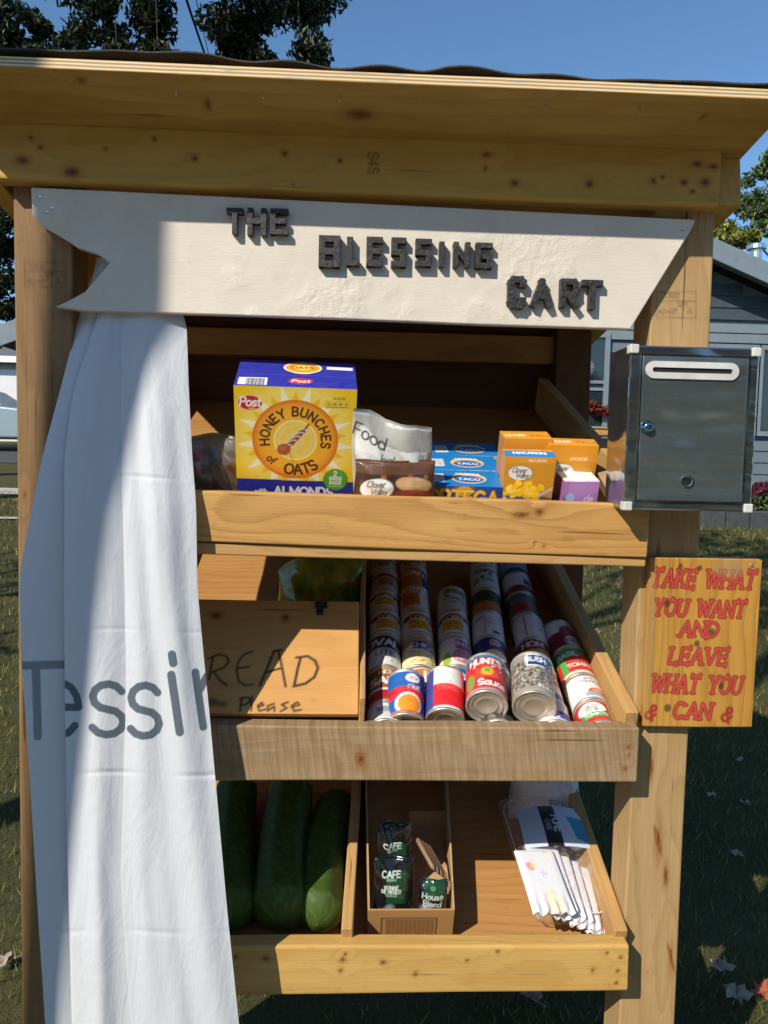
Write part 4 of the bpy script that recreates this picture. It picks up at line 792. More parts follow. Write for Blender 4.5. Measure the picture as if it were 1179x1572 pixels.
COLS = [
 (((.077, .07), (.095, .72)), [1128, 1075, 1021, 972, 935, 904, 873, 851], [
  ('white labelled tin with grey text', [('b', 0, 1, (214, 212, 206)), ('n', -.5, .2, .8, .9, 6, (84, 84, 90)), ('t', 'VEG', .5, .25, (70, 72, 80))]),
  ('brown sauce tin with red foot', [('b', 0, 1, (140, 78, 40)), ('b', 0, .30, (176, 30, 34)), ('b', .28, .34, (230, 224, 210)), ('t', 'SAUCE', .48, .22, (244, 238, 226), .1), ('t', "HOUSE", .80, .12, (244, 220, 190), .1), ('b', .95, 1, (196, 150, 100))]),
  ('navy and white tin with white capitals', [('b', 0, 1, (228, 226, 222)), ('b', .55, 1, (24, 28, 62)), ('t', 'OVAL', .66, .22, (240, 240, 244)), ('t', 'LITE', .34, .16, (52, 56, 70), .15), ('s', -.5, .05, .8, .5, 26, .0025, [(90, 92, 110), (150, 140, 130), (210, 190, 140)])]),
  ('corn tin with maroon arch', CORN), ('corn tin with maroon arch', CORN), ('beige tin with brown band', DIM), ('beige tin with brown band', DIM)]),
 (((.151, .10), (.172, .66)), [1128, 1060, 1021, 973, 935, 898, 868, 846], [
  ('white tin with orange panel', [('b', 0, 1, (226, 214, 196)), ('r', -.8, .3, .6, .9, (208, 116, 40)), ('n', .7, .2, 1.2, .9, 6, (90, 90, 96))]),
  ('orange and cream tin with white letters', [('b', 0, 1, (236, 214, 170)), ('r', -.75, .25, .75, .95, (206, 118, 44)), ('t', 'CLING', .5, .24, (250, 240, 220)), ('r', .35, .3, .5, .9, (250, 244, 230)), ('b', .0, .12, (170, 96, 40))]),
  ('chickpea tin with blue title block', [('b', 0, 1, (238, 220, 168)), ('b', .72, 1, (196, 150, 104)), ('r', -.55, .56, .85, .84, (26, 62, 116)), ('t', 'CHICK', .62, .15, (220, 226, 232), .1), ('s', -.75, .08, .85, .54, 75, .0032, [(214, 164, 50), (244, 220, 130), (190, 130, 40), (250, 236, 180)])]),
  ('corn tin with maroon arch', CORN), ('peach tin with orange picture', CORN2), ('orange tin with blue edge', [('b', 0, 1, (200, 110, 50)), ('r', .5, 0, 1.3, 1, (40, 70, 130)), ('t', 'PEACH', .6, .2, (244, 226, 200))]), ('beige tin with brown band', DIM)]),
 (((.226, .10), (.262, .59)), [1128, 1062, 1020, 975, 934, 897], [
  ('white tin with red foot', [('b', 0, 1, (226, 222, 216)), ('b', 0, .35, (190, 34, 36)), ('n', -.6, .45, .8, .9, 5, (90, 92, 100))]),
  ('blue tin with white oval badge', [('b', 0, 1, (24, 92, 156)), ('e', .25, .62, .42, .20, (240, 242, 244)), ('t', 'FAV', .56, .13, (190, 40, 50), .25), ('b', 0, .18, (206, 44, 40)), ('r', .9, 0, 1.4, 1, (18, 60, 116))]),
  ('pink bean tin with maroon title', [('b', 0, 1, (234, 226, 206)), ('e', -.75, .25, .3, .25, (150, 178, 60)), ('r', -.2, .60, .9, .95, (170, 84, 110)), ('t', 'PINTO', .72, .15, (236, 206, 214), .35), ('e', .25, .33, .65, .27, (206, 130, 150)), ('s', -.3, .1, .85, .56, 70, .0026, [(226, 160, 176), (190, 96, 120), (240, 200, 206)])]),
  ('corn tin with maroon arch', CORN), ('green bean tin with grey label', BEANS_G)]),
 (((.296, .06), (.368, .71)), [1128, 1062, 1018, 973, 935, 900, 866, 846], [
  ('dark speckled tin', [('b', 0, 1, (60, 50, 46)), ('s', -1, .1, 1, .9, 50, .003, [(120, 110, 100), (30, 26, 24)])]),
  ('blue tin with brown bean picture', [('b', 0, 1, (26, 70, 140)), ('e', .2, .5, .7, .3, (150, 110, 80)), ('b', 0, .15, (190, 40, 40))]),
  ('navy tin with cream bean bowl', [('b', 0, 1, (20, 44, 110)), ('e', .45, .80, .40, .13, (222, 206, 214)), ('t', 'BEST', .76, .09, (180, 40, 60), .45), ('r', .0, .52, 1.2, .62, (170, 30, 44)), ('e', .40, .34, .80, .18, (238, 224, 190)), ('s', -.2, .2, 1, .48, 40, .0026, [(226, 204, 150), (244, 234, 204)]), ('r', -.1, .1, 1.3, .20, (180, 36, 44)), ('b', 0, .08, (30, 120, 190)), ('r', -1.3, .0, -.45, .6, (150, 110, 60))]),
  ('white tin showing nutrition panel', [('b', 0, 1, (224, 222, 220)), ('t', 'LSC', .72, .14, (120, 50, 40), -.55), ('r', -.15, .08, -.12, .95, (70, 72, 90)), ('n', -.05, .2, .45, .95, 12, (90, 92, 110)), ('n', .55, .3, .95, .95, 9, (90, 92, 110)), ('r', .35, .06, .8, .2, (50, 52, 60))]),
  ('green tin with orange foot', [('b', 0, 1, (40, 66, 36)), ('b', 0, .45, (190, 110, 50)), ('s', -.9, .4, .9, .95, 30, .005, [(80, 110, 50), (30, 54, 24)])]), ('green bean tin with grey label', BEANS_G), ('green bean tin with grey label', BEANS_G)]),
 (((.404, .065), (.447, .71)), [1130, 1070, 1020, 975, 938, 905, 875, 852], [
  ('mauve and blue tin with fruit', [('b', 0, 1, (196, 190, 206)), ('r', .2, .1, 1.2, .5, (60, 70, 140)), ('e', .4, .7, .5, .2, (226, 206, 190))]),
  ('pink and cream tin with red script', [('b', 0, 1, (230, 214, 206)), ('r', .1, .5, 1.2, .95, (206, 96, 110)), ('t', 'SOUP', .66, .2, (250, 240, 236), .6), ('b', .0, .2, (120, 90, 120))]),
  ('maroon topped tin with gold band', [('b', 0, 1, (236, 228, 214)), ('b', .62, 1, (112, 32, 40)), ('t', 'HOM', .72, .18, (236, 206, 190), .1), ('b', .40, .62, (186, 140, 60)), ('n', -.5, .1, .9, .36, 4, (190, 120, 90))]),
  ('white tin turned to its back label', [('b', 0, 1, (222, 214, 208)), ('r', -.6, .05, -.55, .95, (40, 40, 46)), ('s', .1, .2, .6, .95, 22, .0022, [(60, 50, 60), (120, 60, 60), (200, 190, 186)]), ('n', .65, .1, 1.1, .9, 9, (100, 96, 100))]),
  ('green and red tin', [('b', 0, 1, (90, 110, 92)), ('r', -.6, .1, .6, .5, (170, 40, 44)), ('b', .82, 1, (60, 90, 70))]), ('white tin with maroon band', [('b', 0, 1, (210, 200, 204)), ('b', .0, .35, (130, 40, 50)), ('r', .1, .4, .7, .75, (60, 56, 70))]), ('pale blue tin', [('b', 0, 1, (130, 160, 190)), ('b', 0, .3, (40, 60, 110))])]),
 (((.492, .087), (.495, .41)), [1114, 1069, 1031, 988, 947], [
  ('red tin with white oval and green band', [('b', 0, 1, (196, 44, 40)), ('e', -.12, .66, .85, .28, (240, 236, 228)), ('t', 'DICED', .66, .12, (60, 60, 60), -.1), ('t', 'PETITE', .52, .10, (60, 60, 60), -.1), ('r', -.8, .20, 1.0, .44, (60, 150, 66)), ('t', 'TOMATO', .26, .13, (236, 244, 226)), ('r', .95, 0, 1.5, 1, (226, 220, 210)), ('r', -.1, .0, .9, .16, (210, 60, 40))]),
  ('white tin with orange half round', [('b', 0, 1, (236, 234, 230)), ('t', 'SIMPLY', .84, .09, (90, 92, 96), .1), ('t', 'TOMATOES', .70, .09, (90, 92, 96), .1), ('n', -.2, .58, .5, .62, 1, (150, 150, 156)), ('e', .3, .28, .6, .18, (210, 100, 50)), ('r', -.5, .06, 1.1, .24, (150, 170, 190)), ('t', 'DICED', .30, .08, (250, 226, 200), .3)]),
  ('green and red tomato tin', [('b', 0, 1, (196, 52, 38)), ('b', .62, 1, (40, 160, 66)), ('e', .5, .6, .8, .2, (210, 64, 40)), ('t', 'BASIL', .7, .16, (230, 246, 226), -.4), ('r', -1.0, .12, -.6, .6, (60, 170, 80)), ('t', 'TOMATO', .26, .13, (246, 220, 200), .35), ('b', 0, .1, (220, 206, 180))]),
  ('white and dark red tin', [('b', 0, 1, (220, 218, 216)), ('b', 0, .55, (120, 26, 34)), ('e', .2, .55, .6, .25, (150, 40, 44)), ('n', -.4, .7, .7, .95, 3, (90, 96, 104)), ('e', .3, .18, .6, .2, (210, 206, 206)), ('t', 'ROAST', .13, .12, (60, 60, 66), .3)])]),
]
ORD = ['first', 'second', 'third', 'fourth', 'fifth', 'sixth', 'seventh']
for ci, (ln, bounds, cans) in enumerate(COLS):
    (Xa, sa), (Xb, sb) = ln
    for k, (desc, ops) in enumerate(cans):
        R = .0378; s0 = on_shelf(CX, bounds[k], 'mid', 2 * R)[1]; s1 = on_shelf(CX, bounds[k + 1], 'mid', 2 * R)[1]; s0 = max(s0, .004); L = s1 - s0 - .0015
        X = Xa + (Xb - Xa) * (s0 - sa) / (sb - sa); yaw = -math.atan((Xb - Xa) / (sb - sa)) + random.uniform(-.02, .02)
        if L < .03 or (k == 0 and ci in (1, 2)): continue
        tin(f'{desc}, {ORD[k - (ci in (1, 2))]} from front, {ORD[ci]} lower row from left', shelf_m('mid', X + random.uniform(-.002, .002), s0, R + .0005, yaw) @ RY(random.uniform(-14, 14)), R, L, ops)
def front_tin(label, X, s, n, R, L, yaw, tilt, ops, roll=0):
    tin(label, shelf_m('mid', X, s, n, -yaw) @ RX(tilt) @ RY(roll), R, L, ops)
front_tin('blue tin with red band and orange disc, leftmost on top', .114, .018, .052, .0372, .106, .05, 18, [('b', 0, 1, (24, 92, 170)), ('r', .35, 0, 2, 1, (40, 60, 130)), ('a', .52, .22, (206, 40, 52)), ('r', -1.4, .46, -.7, .62, (190, 36, 48)), ('e', .35, .84, .42, .11, (240, 240, 244)), ('t', 'LIBBY', .80, .07, (190, 40, 60), .35), ('t', 'FRUIT', .58, .08, (240, 220, 226), .45), ('e', .1, .22, .78, .26, (244, 238, 226)), ('e', .15, .21, .66, .22, (232, 142, 34)), ('b', 0, .05, (206, 60, 60))])
front_tin('white and red banded tin, second on top', .189, .020, .060, .0380, .108, .09, 15, [('b', 0, 1, (228, 224, 216)), ('b', .04, .60, (222, 30, 38)), ('r', -2, 0, -.80, 1, (60, 66, 140)), ('s', -.7, .65, .9, .95, 30, .003, [(200, 206, 196), (244, 242, 236), (180, 190, 184)]), ('t', 'STEWED', .46, .09, (236, 90, 84)), ('r', -.2, .64, .4, .66, (170, 170, 170))], 6)
front_tin('red tomato tin with white curved lettering, third on top', .268, .026, .089, .0408, .116, .12, 5, [('b', 0, 1, (206, 40, 48)), ('b', .80, 1, (40, 110, 150)), ('s', -1.2, .6, 1.2, .98, 60, .0026, [(236, 240, 240), (150, 40, 50), (40, 100, 150)]), ('a', .86, .14, (170, 30, 40)), ('t', "HUNT'S", .74, .15, (246, 240, 236)), ('e', .0, .45, .62, .22, (226, 70, 44)), ('e', .05, .52, .32, .12, (214, 170, 60)), ('e', .05, .55, .16, .06, (110, 160, 50)), ('e', -.9, .3, .3, .2, (120, 150, 60)), ('r', -.5, .09, 1.0, .34, (186, 28, 44)), ('t', 'Sauce', .14, .16, (250, 236, 232), .3), ('b', 0, .06, (170, 150, 140))], -4)
bb_ = [('b', 0, 1, (150, 142, 130)), ('s', -1.7, .1, 1.2, .82, 520, .0024, [(20, 17, 18), (30, 26, 26), (214, 206, 190), (24, 20, 22), (16, 14, 16)]), ('r', -.45, .66, .55, .99, (232, 232, 230)), ('r', -.38, .69, .50, .96, (26, 62, 116)), ('e', .62, .84, .34, .15, (60, 90, 140)), ('s', .2, .66, 1.1, .98, 30, .003, [(50, 60, 90), (220, 220, 220), (20, 20, 24)]), ('t', 'BUSH', .78, .12, (230, 236, 240)), ('r', .0, .10, .95, .16, (236, 232, 222)), ('t', 'BLACK BEANS', .105, .045, (40, 36, 36), .48), ('r', -1.75, 0, -1.68, 1, (230, 228, 222)), ('r', 1.1, 0, 1.16, 1, (230, 228, 222))]
front_tin('tall black bean tin with navy badge, rightmost on top', .359, .022, .090, .0428, .122, .15, 5, bb_, 4)

# yellow green bag in the bread bin
def bag_green(p):
    p.rect(-1, -1, 1, 1, (120, 128, 34)); p.speck(-.1, 0, .1, .2, 80, .014, [(150, 150, 40), (90, 110, 30), (170, 160, 60), (70, 100, 30)], .5)
    p.poly([(-.02, .03), (.1, .06), (.1, .12), (.03, .08)], (60, 150, 30), .9); p.rect(-.055, .045, -.028, .075, (150, 156, 110), .8)
Xg, sg = on_shelf(497, 925, 'mid', 0)
pouch('produce_bag', 'limp yellow green plastic bag behind the lettered bin lid', 'plastic bag', shelf_m('mid', Xat(497, 890, .5), .46, 0, .1) @ RX(-16), .21, .175, .09, bag_green, None, .0025, seed=12, wave=.012, top=[.78, .96, 1.0, 1.0, .98, .92])

# ------------------------------------------------------------------ bottom shelf
def zucchini(label, a, b, ra, rb, bend, seed):
    A = shelf_m('low', *a) @ Vector((0, 0, ra)); B = shelf_m('low', *b) @ Vector((0, 0, rb)); M = shelf_m('low', a[0], a[1], ra, -math.atan2(b[0] - a[0], b[1] - a[1])); L = (B - A).length
    n, m = 60, 56; V, TH = np.meshgrid(np.linspace(0, 1, n), np.linspace(0, 2 * math.pi, m + 1)[:-1], indexing='ij')
    sh_ = np.minimum(1, (V / .10 + .0001)) ** .5 * np.minimum(1, (1 - V) / .06 + .14) ** .5; R = (ra + (rb - ra) * V ** 1.4) * sh_ * (1 + .05 * np.sin(V * 7 + seed)) * (1 + .018 * np.cos(TH * 8 + seed))
    P = np.stack([R * np.sin(TH) + bend * np.sin(math.pi * V), V * L, R * np.cos(TH) - (ra - rb) * V * .8], -1)
    p = Pen(TH, V, (62, 80, 30), .06); r = np.random.default_rng(seed); c = p.c
    st = .5 + .5 * np.sin(TH * 11 + np.sin(V * 9 + seed) * .5); c[..., :3] = c[..., :3] * (1 - .18 * st[..., None]) + np.array(lin((70, 92, 36))) * .18 * st[..., None]
    sp_ = (r.random(V.shape) > .86)[..., None]; c[..., :3] = np.where(sp_, c[..., :3] * 1.5 + .006, c[..., :3])
    stem = (V > .965)[..., None]; c[..., :3] = np.where(stem, np.array(lin((96, 104, 50))), c[..., :3])
    a_ = Acc(); a_.grid(P, c, wrap=True, flip=True); a_.raw([tuple(q) for q in P[0]], [tuple(range(m))], c[0]); a_.raw([tuple(q) for q in P[-1]], [tuple(range(m))[::-1]], c[-1])
    g = bpy.data.materials.get('squash_skin') or printed('squash_skin', .55, .22, .05, 40, 0)
    tag(a_.build('zucchini', g, None, M, smooth=True), label, 'zucchini', 'giant zucchini on the bottom shelf')
Z = lambda x, y: on_shelf(x, y, 'low', .045)
zucchini('giant dark zucchini half hidden behind the white banner', Z(352, 1428), Z(364, 1205), .058, .046, -.006, 1)
zucchini('widest giant zucchini, middle of the three lying in the bay', Z(432, 1428), Z(448, 1210), .062, .050, -.008, 2)
zucchini('giant zucchini with a sunlit tip beside the wooden divider', Z(487, 1428), Z(520, 1222), .056, .040, -.014, 3)
# cardboard tray of coffee
aL = (.050, .055); aR = (.222, .055); bL = (.046, .62); bR = (.258, .62)
TRAY = tag(bpy.data.objects.new('cardboard_tray', None), 'open brown cardboard tray holding coffee packs on the bottom shelf', 'tray'); COL.objects.link(TRAY); TRAY.matrix_world = shelf_m('low', 0, 0, .012)
def wall(name, p, q, hp, hq, t=.0035, ink=None, cut=False):
    a = Acc(); p, q = Vector((*p, 0)), Vector((*q, 0)); d = (q - p).normalized(); nn = Vector((-d.y, d.x, 0)) * t; n = 24; U = np.linspace(0, 1, n)
    H = hp + (hq - hp) * U
    if cut: H = np.minimum(H, hp + (hq - hp) * np.clip((U - .0) / .10, 0, 1) ** .5)
    o_ = [p + (q - p) * u for u in U]; V = []
    for k in range(n): V += [o_[k], o_[k] + Vector((0, 0, H[k])), o_[k] + nn + Vector((0, 0, H[k])), o_[k] + nn]
    F = [(4 * k + i, 4 * k + (i + 1) % 4, 4 * k + 4 + (i + 1) % 4, 4 * k + 4 + i) for k in range(n - 1) for i in range(4)] + [(0, 3, 2, 1), (4 * n - 4, 4 * n - 3, 4 * n - 2, 4 * n - 1)]
    a.raw([tuple(v) for v in V], F); return a.build(name, M_KRAFT, TRAY)
fl_ = Acc(); fl_.raw([(*aL, .001), (*aR, .001), (*bR, .001), (*bL, .001)], [(0, 1, 2, 3)]); fl_.build('tray_floor', M_KRAFT, TRAY)
wall('tray_wall', bL, aL, .115, .072, cut=False); wall('tray_wall', aR, bR, .074, .115, cut=True); wall('tray_wall', bR, bL, .13, .13)
n1, n2 = 120, 34; U, V = np.meshgrid(np.linspace(0, 1, n1), np.linspace(0, 1, n2)); wF = aR[0] - aL[0]
p = Pen(U * wF, V * .072, (178, 132, 78), .0014); p.lines([[(.028, 0), (.028, .050), (.138, .050), (.138, 0)]], .003, (92, 56, 26))
for k in range(34): p.rect(.036 + .0029 * k, 0, .0375 + .0029 * k + .0004 * (k % 3), .046, (120, 78, 40))
a = Acc(); a.grid(np.stack([aL[0] + U * wF, aL[1] - .0012 + 0 * U, V * .072], -1), p.c); a.grid(np.stack([aL[0] + U * wF, aL[1] + .0022 + 0 * U, V * .072], -1), p.c * [.8, .8, .8, 1], flip=True); a.raw([(aL[0], aL[1] - .0012, .072), (aR[0], aL[1] - .0012, .072), (aR[0], aL[1] + .0022, .072), (aL[0], aL[1] + .0022, .072)], [(0, 1, 2, 3)], np.tile(np.append(lin((178, 132, 78)), 1), (4, 1))); a.build('tray_wall', printed('kraft_print', .75, .2, .1), TRAY)
fw_ = Acc(); fw_.box((.150, .33, .0), (.236, .3335, .055)); fw_.build('tray_flap', M_KRAFT, TRAY)
def cof(big):
    def f(p):
        p.rect(-1, -1, 1, 1, (20, 22, 22))
        for k in range(15): p.rect(-.004 + .0026 * k - .012, .03, -.0030 + .0026 * k - .012, .094, (30, 110, 66), .55)
        for k in range(24): p.rect(-.016, .03 + .0027 * k, .026, .0307 + .0027 * k, (30, 110, 66), .5)
        p.rect(-1, .0, 1, .020, (46, 48, 52), .8)
        if big: p.text('CAFE', -.006, .082, .0115, (214, 222, 214), .17); p.text('SERVICE', -.006, .0755, .004, (170, 180, 170), .2); p.text('BONNE', -.006, .0585, .0068, (206, 212, 206), .24); p.text('DE MEXICO', -.006, .050, .0068, (206, 212, 206), .24, ws=.8); p.text('MOULUE', -.006, .0435, .0045, (170, 176, 170), .2)
        else: p.text('House', .0, .034, .012, (206, 210, 200), .16); p.text('Blend', .0, .018, .012, (206, 210, 200), .16); p.ell(.0, .056, .006, .005, (70, 130, 80))
        p.ell(-.012, .010, .010, .016, (200, 204, 208), .5, rot=-.5, soft=.008)  # soft pale ellipse painted as a highlight low on the foil
    return f
M_FOIL = printed('coffee_foil', .16, .8, .35, 60, 0)
def lowM(px, py, s, n=.006, rz=0.0): return shelf_m('low', Xat(px, py, s), s, n, rz)
gCf = 'coffee packs in the tray'
pouch('coffee_pack', 'large black coffee pack with green grid and white lettering, front left in tray', 'coffee pack', lowM(603, 1385, .085, .040) @ RX(-20), .080, .120, .034, cof(True), M_FOIL, .0012, gCf, seed=21, wave=.003)
pouch('coffee_pack', 'black coffee pack leaning behind the lettered one, only its top showing', 'coffee pack', lowM(604, 1340, .165, .040) @ RX(-14), .072, .135, .030, cof(True), M_FOIL, .0014, gCf, seed=22, wave=.004)
pouch('coffee_pack', 'small black coffee pack with white two line print, right in tray', 'coffee pack', lowM(661, 1390, .085, .044, -.1) @ RX(-16), .058, .070, .026, cof(False), M_FOIL, .0012, gCf, seed=23, wave=.003)
M_STICK = plain('brown_paper_stick', (.22, .13, .07), .5)
for k in range(4):
    A = shelf_m('low', Xat(632 + 5 * k, 1300 + 3 * k, .25), .20, .124 - .006 * k).translation; B = shelf_m('low', Xat(660 + 6 * k, 1345 + 2 * k, .16), .125, .112 - .008 * k).translation; c_ = (A + B) / 2; d = (B - A)
    st = Acc(); st.tube([Vector((0, -d.length / 2, 0)), Vector((0, -d.length / 2 + .008, 0)), Vector((0, d.length / 2 - .008, 0)), Vector((0, d.length / 2, 0))], [.0015, .0055, .0055, .0015], 8)
    tag(st.build('sugar_stick', M_STICK, None, Matrix.Translation(c_) @ Vector((0, 1, 0)).rotation_difference(d.normalized()).to_matrix().to_4x4(), smooth=True), 'brown paper stick packet leaning across the coffee packs in the tray', 'packet', 'brown stick packets')
# diapers and towels
def rslab(w, l, t, nx=26, ny=40, ex=4.0):
    U, V = np.meshgrid(np.linspace(-1, 1, nx), np.linspace(-1, 1, ny)); q = np.clip(1 - np.abs(U) ** ex, 0, 1) ** (1 / ex * 2) * np.clip(1 - np.abs(V) ** (ex * 1.6), 0, 1) ** (1 / ex * 1.6)
    return U, V, U * w / 2, V * l / 2, t / 2 * q
PAST = [(240, 190, 190), (244, 226, 160), (196, 206, 236), (190, 220, 200), (230, 200, 230), (206, 196, 180)]
M_BAGF = NT('clear_bag_film'); M_BAGF.fin((.9, .92, .92), .12, 0, .6)
_tr = M_BAGF.n('ShaderNodeBsdfTransparent'); _mx = M_BAGF.n('ShaderNodeMixShader'); _n = M_BAGF.noise(M_BAGF.obj(), 28, 3, .6, 1.0); _lw = M_BAGF.n('ShaderNodeLayerWeight'); _lw.inputs[0].default_value = .35; M_BAGF.put(_mx.inputs[0], M_BAGF.math('MAXIMUM', M_BAGF.rng(_n, .45, .72, .03, .24), M_BAGF.rng(_lw.outputs['Facing'], .45, .95, 0, .55)))
M_BAGF.t.links.new(_tr.outputs[0], _mx.inputs[1]); M_BAGF.t.links.new(M_BAGF.b.outputs[0], _mx.inputs[2]); M_BAGF.t.links.new(_mx.outputs[0], M_BAGF.o.inputs[0]); M_BAGF.bump(_n, .5, .01)
PACK = tag(bpy.data.objects.new('diaper_pack', None), 'clear plastic pack with grey blue sleeve and black label band holding diapers', 'pack'); COL.objects.link(PACK); PACK.matrix_world = shelf_m('low', .462, .06, 0)
U, V, x, y, q = rslab(.172, .315, .095); r = np.random.default_rng(4); wob = .004 * np.sin(U * 5 + V * 9) * np.sin(V * 7 - U * 3); a = Acc(); skew = -.012 * V
a.grid(np.stack([x + skew, y + .158, .050 + q + wob], -1)); a.grid(np.stack([x + skew, y + .158, .050 - q * .95], -1), flip=True); a.build('plastic_bag', M_BAGF.m, PACK, smooth=True)
n1, n2 = 100, 70; M_GLINT = plain('edge_glint', (.62, .64, .65), .25)
sm_ = Acc(); oo = rr_outline(.166, .305, .045, 10); sm_.tube([(x_ - .012 * y_ / .155, y_ + .158, .062 + .004 * math.sin(9 * x_ + 20 * y_)) for x_, y_ in oo + oo[:1]], .0013, 6); sm_.build('bag_edge_glint', M_GLINT, PACK, smooth=True)  # pale tube added to draw the bright outline of the clear film
U, V = np.meshgrid(np.linspace(-1, 1, n1), np.linspace(0, 1, n2)); p = Pen(U * .071, V * .115, (196, 206, 218), .0016)
p.rect(-.022, -1, .014, 1, (16, 18, 24)); S = text_strokes('PURE', 0, 0, .017, rot=-1.5708, gap=.15); p.lines([[(a_ + .002, b_ + .060) for a_, b_ in l] for l in S], .0032, (214, 222, 228)); S = text_strokes('CARE', 0, 0, .010, rot=-1.5708, gap=.15); p.lines([[(a_ - .015, b_ + .055) for a_, b_ in l] for l in S], .002, (150, 160, 170))
p.poly([(.046, .02), (.072, .012), (.072, .078), (.036, .084)], (20, 140, 180)); a = Acc()
zf = .076 + .012 * np.cos(U * 1.3) + .004 * np.sin(V * 4); a.grid(np.stack([U * .071 + .002, .140 + V * .118, zf + .012], -1), p.c); a.grid(np.stack([U * .071 + .002, .140 + V * .118, zf + .0108], -1), p.c, flip=True); a.build('paper_sleeve', M_PRINT, PACK, smooth=True)
DIAP = None
for k in range(7):
    lab = ['front diaper of the fan, its face showing pastel prints', 'second diaper of the fan, just behind the pastel printed one', 'third diaper from the left in the fan', 'middle diaper of the fan in the clear pack', 'fifth diaper from the left in the fan', 'sixth diaper from the left in the fan', 'last diaper of the fan, against the right rail'][k]
    wd = .088 if k == 0 else .074; U, V, x, y, q = rslab(wd, .146, .014, 34, 60, 7); bot = np.clip(-V, 0, 1) ** 3
    rp = .0035 * np.sin(U * 14 + k) * bot
    p = Pen(x, y, (216, 216, 220), .0018); rr = random.Random(k)
    for _ in range(5): p.ell(rr.uniform(-.035, .035), rr.uniform(-.085, .085), rr.uniform(.004, .011), rr.uniform(.003, .009), rr.choice(PAST), .6, rot=rr.uniform(-1, 1))
    if k == 0: p.ell(.006, -.052, .021, .026, (236, 196, 190), .8); p.ell(.006, -.052, .016, .021, (244, 226, 190), .9); p.ell(.004, -.056, .010, .010, (206, 214, 180), .8); p.ell(-.022, .030, .008, .011, (226, 130, 130), .8, rot=.4); p.ell(-.015, .034, .005, .008, (246, 206, 120), .8); p.lines([[(.0, .006), (.004, .022)], [(-.004, .016), (.009, .012)]], .003, (190, 180, 226), .8)
    a = Acc(); y2 = y * (1 + .03 * np.sin(U * 9 + k) * bot); a.grid(np.stack([x, y2, q + rp], -1), p.c); a.grid(np.stack([x, y2, -q + rp], -1), p.c, flip=True)
    Xk = .410 + .0205 * k; M = shelf_m('low', Xk, .106 + (.0 if k == 0 else .012 + .004 * (k % 2)) - .002 * k, .102 - .0118 * k, .10 - .03 * k) @ RY(7 + 2.2 * k) @ RX(4 + (k % 3))
    tag(a.build('diaper', M_DIAPER, None, M, smooth=True), lab, 'diaper', 'folded diapers fanned in the pack')
def towel(p): p.rect(-1, -1, 1, 1, (206, 206, 214)); p.text('soft', .02, .055, .016, (60, 64, 90), .14, gap=.14); p.speck(-.08, .02, .08, .12, 14, .006, [(190, 192, 206), (220, 220, 226)], .6)
Xt, s_t = on_shelf(835, 1250, 'low', .05)
pouch('towel_pack', 'rounded white soft pack behind the diapers under the middle shelf', 'pack', shelf_m('low', Xt + .01, s_t + .03, .0, -.12) @ RX(-30), .165, .16, .11, towel, M_DIAPER, .0025, seed=31, wave=.006, top=[.9, 1, 1, .95, .9])

# ------------------------------------------------------------------ ground
def structure(o): o['kind'] = 'structure'; return o
def _lawn():
    g = NT('lawn_soil'); P = g.obj(); n = g.noise(P, .9, 4, .6, .5); f = g.noise(P, 60, 4, .7); d = g.noise(P, 260, 2, .6)
    c = g.mix(g.rng(n, .35, .7), (.05, .055, .018), (.10, .09, .034)); c = g.mix(g.rng(f, .45, .75, 0, .7), c, (.15, .125, .05)); c = g.mix(g.rng(d, .5, .75, 0, .5), c, (.025, .03, .01))
    g.bump(g.add(f, d), .7, .02); return g.fin(c, .95, 0, .2)
gx = np.concatenate([-np.geomspace(300, 12, 14), np.linspace(-11, 11, 70), np.geomspace(12, 300, 14)]); gy = np.concatenate([-np.geomspace(200, 4, 14), np.linspace(-3.5, 20, 90), np.geomspace(21, 400, 20)])
GX, GY = np.meshgrid(gx, gy); a = Acc(); a.grid(np.stack([GX, GY, ground_z(GX, GY)], -1)); structure(a.build('lawn', _lawn(), smooth=True))
def strip(name, x0, x1, y0, y1, mat, up=.012):
    X, Y = np.meshgrid(np.linspace(x0, x1, 60), np.linspace(y0, y1, 5)); a = Acc(); a.grid(np.stack([X, Y, ground_z(X, Y) + up], -1)); return structure(a.build(name, mat, smooth=True))
M_SUNSTRIP = plain('sun_strip_pale', (.42, .40, .36), .9, vs=3, var=.15); M_ROAD = plain('asphalt', (.055, .055, .055), .9, vs=4, var=.2)
strip('driveway', -24, -5.4, 15.6, 20.6, M_ROAD); strip('sun_strip_far', -16, -2.6, 10.6, 11.3, M_SUNSTRIP); strip('sun_strip_near', -12, -2.6, 8.25, 8.40, M_SUNSTRIP, .02)  # the two narrow pale strips stand in for bands of sunlight on the lawn

